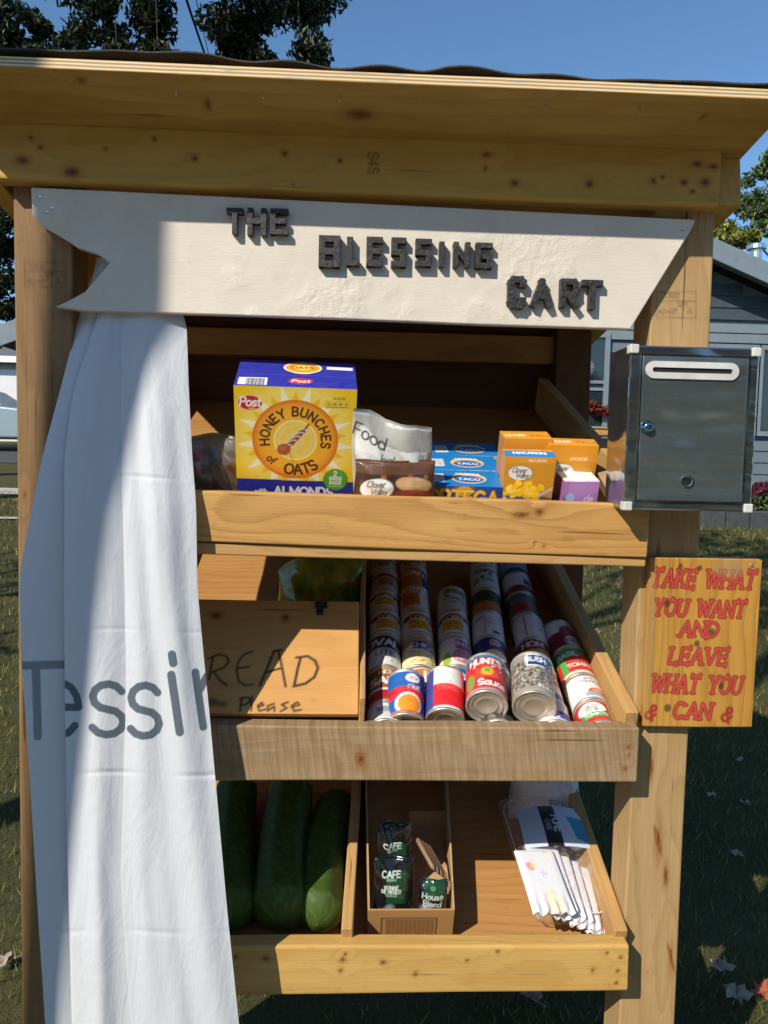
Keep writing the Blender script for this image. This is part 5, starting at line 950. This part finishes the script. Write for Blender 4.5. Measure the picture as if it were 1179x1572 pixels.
def blades():
    r = np.random.default_rng(3); spec = [(.35, 3.2, .1, 3.6, 3000, .0032, .045), (-2.6, -.35, .2, 3.6, 2400, .0032, .045), (.3, 5.5, 3.6, 9.0, 750, .007, .05), (-5.5, -.4, 3.6, 11.0, 420, .009, .055), (-.4, .4, .3, 3.0, 1200, .0035, .04), (-.6, 1.2, -1.3, .2, 500, .004, .045)]
    X, Y, Wd, H = [], [], [], []
    for x0, x1, y0, y1, dens, w, h in spec:
        n = int((x1 - x0) * (y1 - y0) * dens); X.append(r.uniform(x0, x1, n)); Y.append(r.uniform(y0, y1, n)); Wd.append(w * r.uniform(.6, 1.3, n)); H.append(h * r.uniform(.4, 1.2, n))
    X, Y, Wd, H = map(np.concatenate, (X, Y, Wd, H)); n = len(X); th = r.uniform(0, 6.283, n); ln = r.uniform(.1, .9, n) * H; ta = r.uniform(0, 6.283, n); Zg = ground_z(X, Y)
    c, s = np.cos(th) * Wd / 2, np.sin(th) * Wd / 2
    V = np.stack([np.stack([X - c, Y - s, Zg], -1), np.stack([X + c, Y + s, Zg], -1), np.stack([X + ln * np.cos(ta), Y + ln * np.sin(ta), Zg + H], -1)], 1).reshape(-1, 3)
    pal = np.array([lin(q) for q in ((78, 88, 38), (96, 102, 48), (130, 126, 70), (62, 74, 32), (170, 154, 104), (112, 110, 58))]); k = r.choice(len(pal), n, p=[.25, .22, .16, .17, .1, .1]); cc = np.repeat(pal[k] * r.uniform(.7, 1.2, (n, 1)), 3, 0)
    me = bpy.data.meshes.new('grass'); me.vertices.add(3 * n); me.vertices.foreach_set('co', V.ravel()); me.loops.add(3 * n); me.loops.foreach_set('vertex_index', np.arange(3 * n, dtype=np.int32)); me.polygons.add(n); me.polygons.foreach_set('loop_start', np.arange(0, 3 * n, 3, dtype=np.int32))
    at_ = me.attributes.new('ink', 'FLOAT_COLOR', 'POINT'); at_.data.foreach_set('color', np.hstack([cc, np.ones((3 * n, 1))]).astype(np.float32).ravel()); me.update()
    g = NT('grass_blade'); g.fin(g.attr('ink')[0], .7, 0, .25); tag(link('grass', me, g.m), None, None, None, 'stuff')
blades()
M_DRY = plain('dry_leaf', (.36, .29, .22), .8, vs=60, var=.25); M_DRYR = plain('red_leaf', (.40, .10, .05), .7, vs=60)
def leaf(P, sc, lab, mat, seed):
    rr = random.Random(seed); pts = []
    for k in range(15): a_ = 6.2832 * k / 15 + rr.uniform(-.1, .1); rad = (1.0, .60, .74)[k % 3] * rr.uniform(.7, 1.1); pts.append((rad * math.cos(a_), rad * math.sin(a_), rr.uniform(0, .75)))
    a = Acc(); a.raw([(0, 0, .05)] + pts, [(0, i + 1, (i + 1) % 15 + 1) for i in range(15)]); a.tube([(0, 0, .05), (-1.2, .1, .2)], .03, 5)
    tag(a.build('fallen_leaf', mat, None, Matrix.Translation((P[0], P[1], float(ground_z(P[0], P[1])) + .022)) @ Matrix.Scale(sc, 4) @ RZ(rr.uniform(0, 360)) @ RX(rr.uniform(-25, 25))), lab, 'leaf', 'fallen leaves on the lawn')
for i, (px, py, sc, lab) in enumerate([(1131, 1324, .040, 'small pale leaf left of the upper sunlit triangle on the dark lawn'), (1107, 1500, .062, 'large pale leaf just under the lower sunlit triangle of lawn'), (1128, 1546, .058, 'curled pale leaf at the bottom edge, below the largest leaf'), (1093, 1230, .036, 'dull brown leaf right of the front post, below the red lettered sign'), (1143, 1243, .036, 'grey leaf in the shade, near the right picture edge'), (1136, 1175, .030, 'tiny pale leaf on dark lawn below the red lettered sign'), (815, 1546, .06, 'pale leaf lying on the dark ground under the bottom shelf'), (6, 1490, .05, 'pale leaf on the lawn at the left edge, left of the post')]):
    leaf(on_ground(px, py), sc * .72, lab, M_DRY, i)
leaf(on_ground(1174, 1538), .05, 'reddish leaf on the lit lawn in the lower right corner', M_DRYR, 31)

# ------------------------------------------------------------------ trees
def leaves_mesh(acc, C, size, cols, r, asp=.5):
    n = len(C); d = r.normal(size=(n, 3)); d /= np.linalg.norm(d, axis=1)[:, None]; d[:, 2] -= .35; d /= np.linalg.norm(d, axis=1)[:, None]
    e = np.cross(d, r.normal(size=(n, 3))); e /= np.linalg.norm(e, axis=1)[:, None]; nn = np.cross(d, e); L = size * r.uniform(.6, 1.25, n)[:, None]
    V = np.stack([C - d * L * .5, C + e * L * asp * .5 + nn * L * .10 - d * L * .05, C + d * L * .5 - nn * L * .08, C - e * L * asp * .5 + nn * L * .10 - d * L * .05], 1).reshape(-1, 3)
    pal = np.array([lin(c) for c in cols]); k = r.integers(0, len(pal), n); ink = np.repeat(np.hstack([pal[k] * r.uniform(.7, 1.25, (n, 1)), np.ones((n, 1))]), 4, 0)
    acc.raw(V, [(4 * i, 4 * i + 1, 4 * i + 2, 4 * i + 3) for i in range(n)], ink)
def _leafm():
    g = NT('leaf_green'); c = g.attr('ink')[0]; g.fin(c, .5, 0, .35); tr = g.n('ShaderNodeBsdfTranslucent'); g.put(tr.inputs[0], g.mix(1.0, c, (1.0, 1.0, .5), 'MULTIPLY'))
    mx = g.n('ShaderNodeMixShader'); mx.inputs[0].default_value = .22; g.t.links.new(g.b.outputs[0], mx.inputs[1]); g.t.links.new(tr.outputs[0], mx.inputs[2]); g.t.links.new(mx.outputs[0], g.o.inputs[0]); return g.m
M_LEAF = _leafm(); M_BARK = plain('bark', (.07, .052, .04), .9, vs=14, var=.35, bump=.6, bs=40)
def tree(label, base, top, r0, clusters, size, cols, seed, cat='tree', asp=.5, limbs=True, twig=.5):
    """clusters: (x,y,z,radius,leaves); a trunk from base to top and a limb out to each cluster"""
    r = np.random.default_rng(seed); base = Vector(base); base.z = float(ground_z(base.x, base.y)) - .1; top = Vector(top); o = thing('tree', label, cat, base); t = Acc(); c = Acc()
    n = 9; pts = [base.lerp(top, i / n) + Vector((r.normal() * .06, r.normal() * .06, 0)) * (i > 0) * r0 * 8 for i in range(n + 1)]; t.tube([p - base for p in pts], [r0 * (1.25 if i == 0 else 1 - .82 * i / n) for i in range(n + 1)], 10)
    for x, y, z, rad, m in clusters:
        C = Vector((x, y, z)); k = min(n, max(2, int(n * (.35 + .6 * r.random())))); s = pts[k]
        if s.z > z: s = pts[max(2, k - 3)]
        if limbs:
            mid = s.lerp(C, .5) + Vector((0, 0, .12 * (C - s).length)); f_ = .16 if limbs == 'fine' else 1; s = C + Vector((r.normal() * .3, .2, 1.3)) if limbs == 'fine' else s; mid = s.lerp(C, .5) if limbs == 'fine' else mid; t.tube([s - base, mid - base, C - base], [r0 * .34 * f_, r0 * .18 * f_, r0 * .05], 6)
        sub = max(3, int(m / 260)); ctr = np.array(C) + r.normal(size=(sub, 3)) * rad * .48
        if limbs:
            for q in ctr[:14]: t.tube([C.lerp(Vector(q), -.15) - base, Vector(q) - base + Vector((0, 0, rad * .05))], [r0 * (.035 if limbs == 'fine' else .07), r0 * .02], 4)
        w = r.integers(0, sub, m); off = r.normal(size=(m, 3)); off *= (r.random(m) ** .5 / np.linalg.norm(off, axis=1))[:, None] * rad * twig; off[:, 2] *= .75
        leaves_mesh(c, ctr[w] + off - np.array(base), size, cols, r, asp)
    t.build('trunk', M_BARK, o, smooth=True); c.build('crown', M_LEAF, o); return o
DK = [(38, 52, 26), (30, 42, 22), (48, 60, 30), (24, 34, 20), (58, 62, 34)]
def cl(px, py, Y, rpx, m): P = at(px, py, Y); k = (Y + 1.45) / FPX; return (P[0], P[1], P[2], rpx * k, m)
tree('tall oak with dark leaves hanging over the shingled roof', (-6.2, 9.4, 0), (-4.9, 9.2, 10.5), .2,
     [cl(150, 20, 9, 44, 850), cl(205, 20, 9.2, 54, 1500), cl(242, 62, 8.7, 40, 1000), cl(170, 58, 9, 26, 420), cl(356, 20, 8.6, 54, 1500), cl(390, 66, 8.8, 56, 1400), cl(440, 34, 9.1, 54, 1200), cl(462, 74, 8.8, 34, 800), cl(345, 72, 9, 26, 380), cl(375, -30, 9, 70, 1500), cl(440, -45, 9.2, 65, 1400), cl(190, -50, 9, 75, 1800), cl(225, -90, 9.4, 70, 1300), cl(120, -25, 9.1, 50, 900), cl(180, 88, 8.6, 18, 200), cl(90, -90, 9.5, 70, 1200), cl(380, -120, 9.5, 85, 1500)], .125, DK, 5, asp=.42, twig=.62, limbs='fine')
tree('dark leafy tree at the left edge behind the post', (-7.0, 12.5, 0), (-6.6, 12.2, 8.5), .2,
     [cl(12, 70, 12, 40, 1500), cl(52, 66, 12.2, 30, 800), cl(74, 88, 11.8, 26, 620), cl(104, 80, 12, 24, 420), cl(122, 96, 12.3, 24, 420), cl(8, 26, 12.4, 34, 700), cl(36, 92, 12, 30, 700), cl(-30, 90, 12, 60, 1500), cl(-5, 330, 11.6, 34, 900), cl(14, 470, 12, 26, 600), cl(-20, 420, 12, 40, 1000), cl(2, 515, 11.5, 22, 500), cl(-50, 300, 12.4, 80, 1900), cl(-40, 200, 12, 80, 1500), cl(8, 375, 12, 18, 260)], .14, DK, 9, asp=.42, twig=.66, limbs=False)
YG = [(120, 128, 50), (148, 146, 66), (96, 108, 44), (172, 162, 90), (78, 96, 40)]; GG = [(62, 84, 44), (84, 104, 58), (104, 118, 70), (50, 70, 40), (120, 126, 78)]
tree('bushy yellow green tree behind the blue house roof', (13.0, 24, 0), (12.6, 24, 7.5), .25, [cl(1100, 366, 24, 24, 800), cl(1122, 352, 24.2, 26, 900), cl(1088, 350, 24, 26, 700), cl(1140, 372, 24, 22, 600), cl(1060, 370, 24.4, 36, 900), cl(1020, 380, 24, 50, 1200)], .22, YG, 12, twig=.7)
tree('feathery grey green tree at the right edge above the blue house', (16.6, 27, 0), (16.4, 27, 12.5), .22, [cl(1168, 268, 27, 22, 420), cl(1176, 300, 27, 24, 620), cl(1160, 330, 27, 22, 500), cl(1140, 318, 27.2, 18, 260), cl(1176, 352, 27, 24, 620), cl(1148, 352, 27, 20, 420), cl(1128, 338, 27, 14, 160), cl(1200, 290, 27, 40, 900), cl(1210, 350, 27, 50, 1200), cl(1186, 250, 27, 18, 200)], .24, GG, 14, asp=.35, twig=.75)
for i, (x, y, h, wd_) in enumerate([(-12.5, -11.4, 5.0, 'leftmost of six'), (-7.5, -11.0, 5.2, 'second of six'), (-2.4, -11.6, 5.1, 'third of six'), (2.6, -11.2, 5.3, 'fourth of six'), (7.6, -11.5, 5.0, 'fifth of six'), (12.6, -11.2, 5.2, 'rightmost of six')]):   # unseen row put here to block low sky light, mirrored in the steel box
    cs_ = [(x + dx * 1.35, y + RNG.normal() * .4, z_, 1.6, 460) for z_ in (2.3, 3.6) for dx in (-1.6, 0, 1.6)] + [(x + dx, y, h - .9, 1.3, 380) for dx in (-.8, .8)]
    tree('dense unseen tree in the row added to block low sky, ' + wd_, (x, y, 0), (x, y, h - 1.2), .16, cs_, .42, DK, 40 + i, asp=.8, limbs=False, twig=.75)
strip('bounce_pavement', -40, 40, -8.5, -1.6, plain('bounce_concrete', (.32, .30, .265), .9, vs=3, var=.15), .008)  # pale ground added out of view to bounce sunlight up under the roof
def cs(*a): return [(x, y, z, r_, n) for x, y, z, r_, n in a]
tree('unseen leafy tree left of the stand, added to cast dappled shade on the lawn', (-3.6, -.4, 0), (-2.6, -.6, 6.4), .13, cs((-1.9, -.5, 7.2, 1.0, 520), (-1.0, .2, 7.6, 1.0, 420), (-2.6, -1.2, 6.6, .9, 420), (-2.4, .6, 6.8, 1.0, 460), (-1.4, -1.3, 7.8, .8, 300), (-3.2, .1, 6.2, .8, 300), (-1.6, 1.4, 7.4, .9, 320)), .17, DK, 71, twig=.7)  # crowns set out of view, in line with the sun, to dapple the lawn
tree('second unseen leafy shade tree, farther left of the stand', (-7.2, .6, 0), (-6.6, .4, 5.6), .15, cs((-6.2, -.6, 5.6, 1.2, 900), (-6.0, 1.2, 5.8, 1.3, 1000), (-6.4, 2.9, 5.8, 1.2, 900), (-7.2, .4, 6.4, 1.2, 800), (-6.6, 4.2, 5.4, 1.0, 700)), .19, DK, 72, twig=.7)

# ------------------------------------------------------------------ pole and lines
M_POLE = plain('pole_timber', (.16, .115, .08), .85, vs=9, var=.3, bump=.3)
PB = Vector((-.522, -.03, 1.8)) - Vector((.70, .80, -1)) * 2.2
pl = Acc(); pl.tube([(-.165, 0, -.3), (-.027, 0, 3.3), (.10, 0, 6.6)], [.094, .090, .080], 16)
tag(pl.build('utility_pole', M_POLE, None, Vector((PB.x, PB.y, 0)), smooth=True), 'weathered round timber utility pole standing beside the lawn', 'utility pole')
M_WIRE = plain('black_cable', (.004, .004, .004), .9, spec=.1)
for pts, rad, lb in (([(270, -60, 8), (287, 2, 9.5), (303, 50, 11), (320, 100, 13), (345, 170, 17)], .020, 'thick black power cable crossing the gap between the tree crowns'), ([(297, -20, 9), (308, 30, 10.6), (323, 95, 13), (345, 160, 17)], .007, 'thin cable hanging beside the thick power cable'), ([(120, -20, 12), (150, 45, 13), (182, 95, 15), (210, 130, 17)], .012, 'thin cable seen through the left crown')):
    w = Acc(); P = [at(x, y, Y) for x, y, Y in pts]; o0 = P[0]; w.tube([p - o0 for p in P], rad, 6); tag(w.build('power_cable', M_WIRE, None, Vector(o0), smooth=True), lb, 'cable', 'overhead cables')

# ------------------------------------------------------------------ blue house
YH = 10.0; zb = float(ground_z(5, YH)) - .1
def W_(px, py, Y=YH): P = at(px, py, Y); return float(P[0]), float(P[2])
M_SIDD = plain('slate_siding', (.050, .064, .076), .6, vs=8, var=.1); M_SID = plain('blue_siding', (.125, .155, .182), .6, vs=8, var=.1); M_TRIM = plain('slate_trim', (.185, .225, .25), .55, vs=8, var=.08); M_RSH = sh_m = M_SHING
M_GLASS = NT('window_glass'); M_GLASS = M_GLASS.fin((.02, .03, .035), .06, 0, .9)
M_CURT = plain('pale_blind', (.30, .34, .33), .8)
HOUSE = thing('blue_house', 'blue grey clapboard house with low gable roof behind the stand', 'house', (5, YH, zb)); HO = np.array(HOUSE.location)
xa, za = W_(1090, 392, YH - .45); xb, zb_ = W_(1179, 432, YH - .45); sl_ = (zb_ - za) / (xb - xa); xp = xa - 3.0; zp = za - 3.0 * sl_
gable = lambda x: zp + sl_ * abs(x - xp) + .02
tx0, tz0 = W_(1130, 527); tx1, tz1 = W_(1130, 498); HX0, HX1 = xp - 6.5, xp + 6.5
a = Acc(); ag = Acc(); z = zb; k = 0
while z < zp:
    z2 = min(z + .175, zp); 
    if not (z2 > tz0 and z < tz1):
        l, r_ = HX0, HX1
        if z2 > gable(HX1): l, r_ = xp - (zp - z2) / -sl_ - .0, xp + (zp - z2) / -sl_
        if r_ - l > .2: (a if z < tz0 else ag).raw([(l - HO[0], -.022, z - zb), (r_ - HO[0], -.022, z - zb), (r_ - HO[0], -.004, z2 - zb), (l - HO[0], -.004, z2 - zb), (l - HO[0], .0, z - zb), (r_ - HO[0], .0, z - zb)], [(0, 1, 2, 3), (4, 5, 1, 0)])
    z = z2
a.raw([(HX0 - HO[0], .02, 0), (HX1 - HO[0], .02, 0), (HX1 - HO[0], .02, gable(HX1) - zb), (xp - HO[0], .02, zp - zb), (HX0 - HO[0], .02, gable(HX0) - zb)], [(0, 1, 2, 3, 4)])
for X in (HX0, HX1): a.raw([(X - HO[0], .02, 0), (X - HO[0], 8, 0), (X - HO[0], 8, gable(X) - zb), (X - HO[0], .02, gable(X) - zb)], [(0, 1, 2, 3)])
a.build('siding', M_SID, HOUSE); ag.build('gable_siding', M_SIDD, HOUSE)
a = Acc(); a.box((HX0 - HO[0], -.05, tz0 - zb), (HX1 - HO[0], .0, (tz0 + tz1) / 2 - zb - .01)); a.box((HX0 - HO[0], -.035, (tz0 + tz1) / 2 - zb + .01), (HX1 - HO[0], .0, tz1 - zb)); a.build('trim_band', M_TRIM, HOUSE)
for sgn in (-1, 1):
    xe = xp + sgn * 7.1; ze = zp + sl_ * 7.1; up = Vector((-sl_ * sgn * -1, 0, 1)).normalized(); a = Acc(); d = Vector((xe - xp, 0, ze - zp)); nrm = Vector((-d.z * sgn, 0, d.x * sgn)).normalized()
    A_, B_ = Vector((xp, 0, zp)), Vector((xe, 0, ze)); V = [p + nrm * t + Vector((0, y, 0)) - Vector((HO[0], 0, zb)) for y in (-.45, 8.2) for p, t in ((A_, .16), (B_, .16), (B_, .24), (A_, .24))]
    a.raw([tuple(v) for v in V], [(0, 1, 2, 3), (7, 6, 5, 4), (0, 4, 5, 1), (1, 5, 6, 2), (2, 6, 7, 3), (3, 7, 4, 0)]); rf = a.build('roof', M_SHING, HOUSE)
    a = Acc(); V = [p + nrm * t + Vector((0, y, 0)) - Vector((HO[0], 0, zb)) for y in (-.475, -.43) for p, t in ((A_, -.03), (B_, -.03), (B_, .235), (A_, .235))]
    a.raw([tuple(v) for v in V], [(0, 1, 2, 3), (7, 6, 5, 4), (0, 4, 5, 1), (1, 5, 6, 2), (2, 6, 7, 3), (3, 7, 4, 0)]); a.build('fascia', M_TRIM, HOUSE)
    a = Acc(); V = [p + nrm * t + Vector((0, y, 0)) - Vector((HO[0], 0, zb)) for y in (-.44, .0) for p, t in ((A_, .10), (B_, .10), (B_, .155), (A_, .155))]
    a.raw([tuple(v) for v in V], [(0, 1, 2, 3), (7, 6, 5, 4), (0, 4, 5, 1), (1, 5, 6, 2), (2, 6, 7, 3), (3, 7, 4, 0)]); a.build('soffit', M_TRIM, HOUSE)
vx, vz = W_(1161, 385, YH + 2.0); vp_ = Acc(); vp_.lathe([(.10, -.6), (.10, .02), (.16, .02), (.16, .09), (.10, .12), (.0, .13)], 16, axis='Z'); vp_.build('vent_pipe', M_METAL, HOUSE, Vector((vx, YH + 2.0, vz)) - HOUSE.location)
def window(x0, z0, x1, z1, bars=(), fr=.07, blind=False):
    a = Acc(); w = x1 - x0; h = z1 - z0
    for lo, hi in (((-fr, -.07, -fr), (w + fr, 0, 0)), ((-fr, -.07, h), (w + fr, 0, h + fr)), ((-fr, -.068, 0), (0, 0, h)), ((w, -.068, 0), (w + fr, 0, h))): a.box(lo, hi)
    for t in bars: a.box((0, -.05, h * t - .022), (w, -.012, h * t + .022))
    f = a.build('window', M_TRIM, HOUSE, Vector((x0, YH - .004, z0)) - HOUSE.location)
    p = Acc(); p.box((.001, -.032, .001), (w - .001, -.026, h - .001)); p.build('pane', M_GLASS, f)
    if blind: b = Acc(); b.box((.0, -.024, h * .06), (w, -.021, h)); b.build('blind', M_CURT, f)
    return f
x1, z1 = W_(928, 519); x0 = x1 - 1.15; _, z0 = W_(928, 655); window(x0, z0, x1, z1, (.5, .42))
x0, z1 = W_(1093, 536); x1, z0 = W_(1151, 662); window(x0, z0, x1, z1)
x0, _ = W_(1170, 536); window(x0, z0, x0 + .56, z1)
# wreath and garland on the house, and an added orange strip
WR = thing('sunburst_wreath', 'spiky sunburst wreath on the blue house window', 'wreath', Vector(at(899, 564, YH - .12))); kx = (YH + 1.45) / FPX
a = Acc()
for k in range(26): q = 6.2832 * k / 26; a.tube([(.05 * math.cos(q), 0, .05 * math.sin(q)), (.135 * math.cos(q), -.01, .135 * math.sin(q))], [.010, .003], 5)
a.build('rays', plain('grey_straw', (.30, .30, .28), .7), WR); a = Acc(); a.lathe([(.0, -.05), (.04, -.045), (.065, -.02), (.06, .0)], 20); a.build('centre', plain('rust_centre', (.26, .12, .05), .8, bump=.5), WR)
a = Acc(); r = np.random.default_rng(8); cen = np.concatenate([np.linspace(at(897, 612, 9.85), at(938, 632, 9.85), 60) + np.array([0, 0, 1]) * (-.05 * np.sin(np.linspace(0, 3.14, 60)))[:, None]]); C0 = cen[30].copy()
leaves_mesh(a, cen[r.integers(0, 60, 420)] + r.normal(size=(420, 3)) * .03 - C0, .07, [(120, 34, 30), (150, 50, 36), (96, 28, 30), (90, 60, 40)], r); tag(a.build('leaf_garland', M_LEAF, None, Vector(C0)), 'red autumn leaf garland under the blue house window', 'garland')
x0, z0 = W_(903, 668, 9.75); x1, z1 = W_(945, 659, 9.75); a = Acc(); a.box((-.2, -.09, 0), (x1 - x0, .09, z1 - z0)); a.box((-.22, -.11, z1 - z0), (x1 - x0 + .02, .11, z1 - z0 + .015)); tag(a.build('orange_strip', M_LIP1, None, Vector((x0, 9.75, z0)), bevel=.006), 'added orange timber strip under the blue house window', 'timber strip')  # invented box for an orange strip that resembles a sunlit shelf rail
# bed of mums behind a dark kerb
YB = 8.8; x0, z0 = W_(1070, 822, YB); x1, z1 = W_(1330, 788, YB); a = Acc(); nb = 7
for k in range(nb): w = (x1 - x0) / nb; a.box((w * k + .006, -.12, -.2), (w * (k + 1) - .006, .12, z1 - z0 + .004 * (k % 2)))
tag(a.build('bed_edging', plain('dark_block', (.055, .058, .062), .8, vs=12, var=.3, bump=.3), None, Vector((x0, YB, z0)), bevel=.012), 'low dark block edging in front of the blue house', 'edging')
gm = 'mums along the house'
for i, (px, py, rad, lb) in enumerate(((1168, 752, .24, 'burgundy chrysanthemum bush by the blue house wall, right of the steel box'),)):
    P = at(px, py, 9.3); r = np.random.default_rng(60 + i); o = thing('mum_plant', lb, 'plant', (P[0], P[1], float(ground_z(P[0], P[1])) + .1)); a = Acc(); dz = P[2] - o.location[2]
    c = r.normal(size=(900, 3)); c /= np.linalg.norm(c, axis=1)[:, None]; c[:, 2] = np.abs(c[:, 2]); leaves_mesh(a, c * rad * r.uniform(.85, 1.05, (900, 1)) * np.array([1.2, 1, .8]) + np.array([0, 0, dz - .1]), .06, [(84, 22, 44), (110, 34, 60), (66, 16, 36)], r, .8); a.build('blossom', M_LEAF, o)
    a = Acc(); c = r.normal(size=(700, 3)) * np.array([.18, .14, .12]) + np.array([0, 0, dz * .45]); leaves_mesh(a, c, .09, GG, r); a.tube([(0, 0, -.2), (0, 0, dz * .6)], .02, 6); a.build('foliage', M_LEAF, o)

# ------------------------------------------------------------------ car and garage at the left edge
M_PAINT = plain('silver_blue_paint', (.30, .36, .40), .22, .35, .6, var=.03); M_TYRE = plain('tyre', (.015, .015, .016), .85); M_RIM = plain('rim', (.45, .45, .46), .3, 1.0)
xr, _ = W_(24, 600, 19.0); zc = float(ground_z(xr - 2, 19)) + .012
CAR = thing('parked_car', 'silver blue car parked on the drive at the left edge', 'car', (xr - 1.1, 19.0, zc)); CAR.scale = (1.15, 1.15, 1.15)
low = [(-2.6, .30), (-2.62, .62), (-2.5, .86), (-1.5, .93), (1.0, .93), (2.4, .80), (2.7, .62), (2.7, .32), (2.3, .24), (-2.3, .24)]; cab = [(-2.2, .90), (-1.75, 1.32), (-1.2, 1.46), (-.1, 1.47), (.45, 1.30), (1.05, .92)]
def body(pts, hw, tuck):
    a = Acc(); n = len(pts); V = []
    for y, s in ((-hw, 1 - tuck), (-hw * .92, 1), (hw * .92, 1), (hw, 1 - tuck)): cx_ = sum(p[0] for p in pts) / n; cz_ = sum(p[1] for p in pts) / n; V += [(cx_ + (x - cx_) * (.97 if s < 1 else 1), y, cz_ + (z - cz_) * s) for x, z in pts]
    a.raw(V, [(j * n + i, j * n + (i + 1) % n, (j + 1) * n + (i + 1) % n, (j + 1) * n + i) for j in range(3) for i in range(n)] + [tuple(range(n))[::-1], tuple(range(3 * n, 4 * n))]); return a
body(low, .88, .06).build('body', M_PAINT, CAR, bevel=.03); body(cab, .72, .08).build('cabin', M_PAINT, CAR, bevel=.03)
for pts in ([(-1.95, .97), (-1.62, 1.30), (-1.15, 1.40), (-.62, 1.40), (-.62, .97)], [(-.54, .97), (-.54, 1.40), (-.1, 1.40), (.36, 1.25), (.80, .97)]):
    a = prism(pts, -.735, -.70); a.build('side_window', M_GLASS, CAR)
for x in (-1.75, 1.86):
    for y in (-.86, .86):
        a = Acc(); a.lathe([(.14, -.10), (.30, -.11), (.33, -.08), (.33, .08), (.30, .11)], 28); wh = a.build('wheel', M_TYRE, CAR, Vector((x, y, .33)), smooth=True); a = Acc(); a.lathe([(0, -.10), (.05, -.105), (.16, -.085), (.2, -.095)], 24); a.build('rim', M_RIM, wh, smooth=True)
for y in (-.6, .6): a = Acc(); a.box((2.64, y - .16, .58), (2.72, y + .16, .70)); a.build('headlight', M_GLASS, CAR, bevel=.01)
xg, zg0 = W_(-260, 700, 22); xg1, _ = W_(120, 700, 22); _, zf0 = W_(10, 558, 22); _, zf1 = W_(10, 550, 22); _, zrf = W_(10, 535, 25); zg = float(ground_z(xg, 22))
GAR = thing('garage', 'beige garage with white fascia behind the parked car', 'garage', ((xg + xg1) / 2, 22, zg)); hw = (xg1 - xg) / 2
a = Acc(); a.box((-hw, 0, -.3), (hw, 6, zf0 - zg)); a.build('wall', plain('beige_wall', (.36, .36, .32), .8, vs=4, var=.06), GAR); a = Acc(); a.box((-hw - .3, -.36, zf0 - zg), (hw + .3, -.30, zf1 - zg + .03)); a.build('fascia', plain('white_paint_trim', (.8, .8, .78), .5), GAR)
a = Acc(); a.raw([(-hw - .3, -.34, zf1 - zg + .035), (hw + .3, -.34, zf1 - zg + .035), (hw + .3, 3, zf1 - zg + 1.0), (-hw - .3, 3, zf1 - zg + 1.0), (hw + .3, 6.4, zf1 - zg + .03), (-hw - .3, 6.4, zf1 - zg + .03), (-hw - .3, -.3, zf0 - zg + .01), (hw + .3, -.3, zf0 - zg + .01), (hw + .3, 6.4, zf0 - zg + .01), (-hw - .3, 6.4, zf0 - zg + .01)], [(0, 1, 2, 3), (3, 2, 4, 5), (9, 8, 7, 6)]); a.build('roof', plain('grey_shingle', (.12, .12, .125), .9, vs=30, var=.3), GAR)
a = Acc(); a.box((-1.4 + hw * .2, -.03, 0), (1.4 + hw * .2, .0, 2.1)); a.build('door', plain('white_door', (.7, .7, .68), .5), GAR)
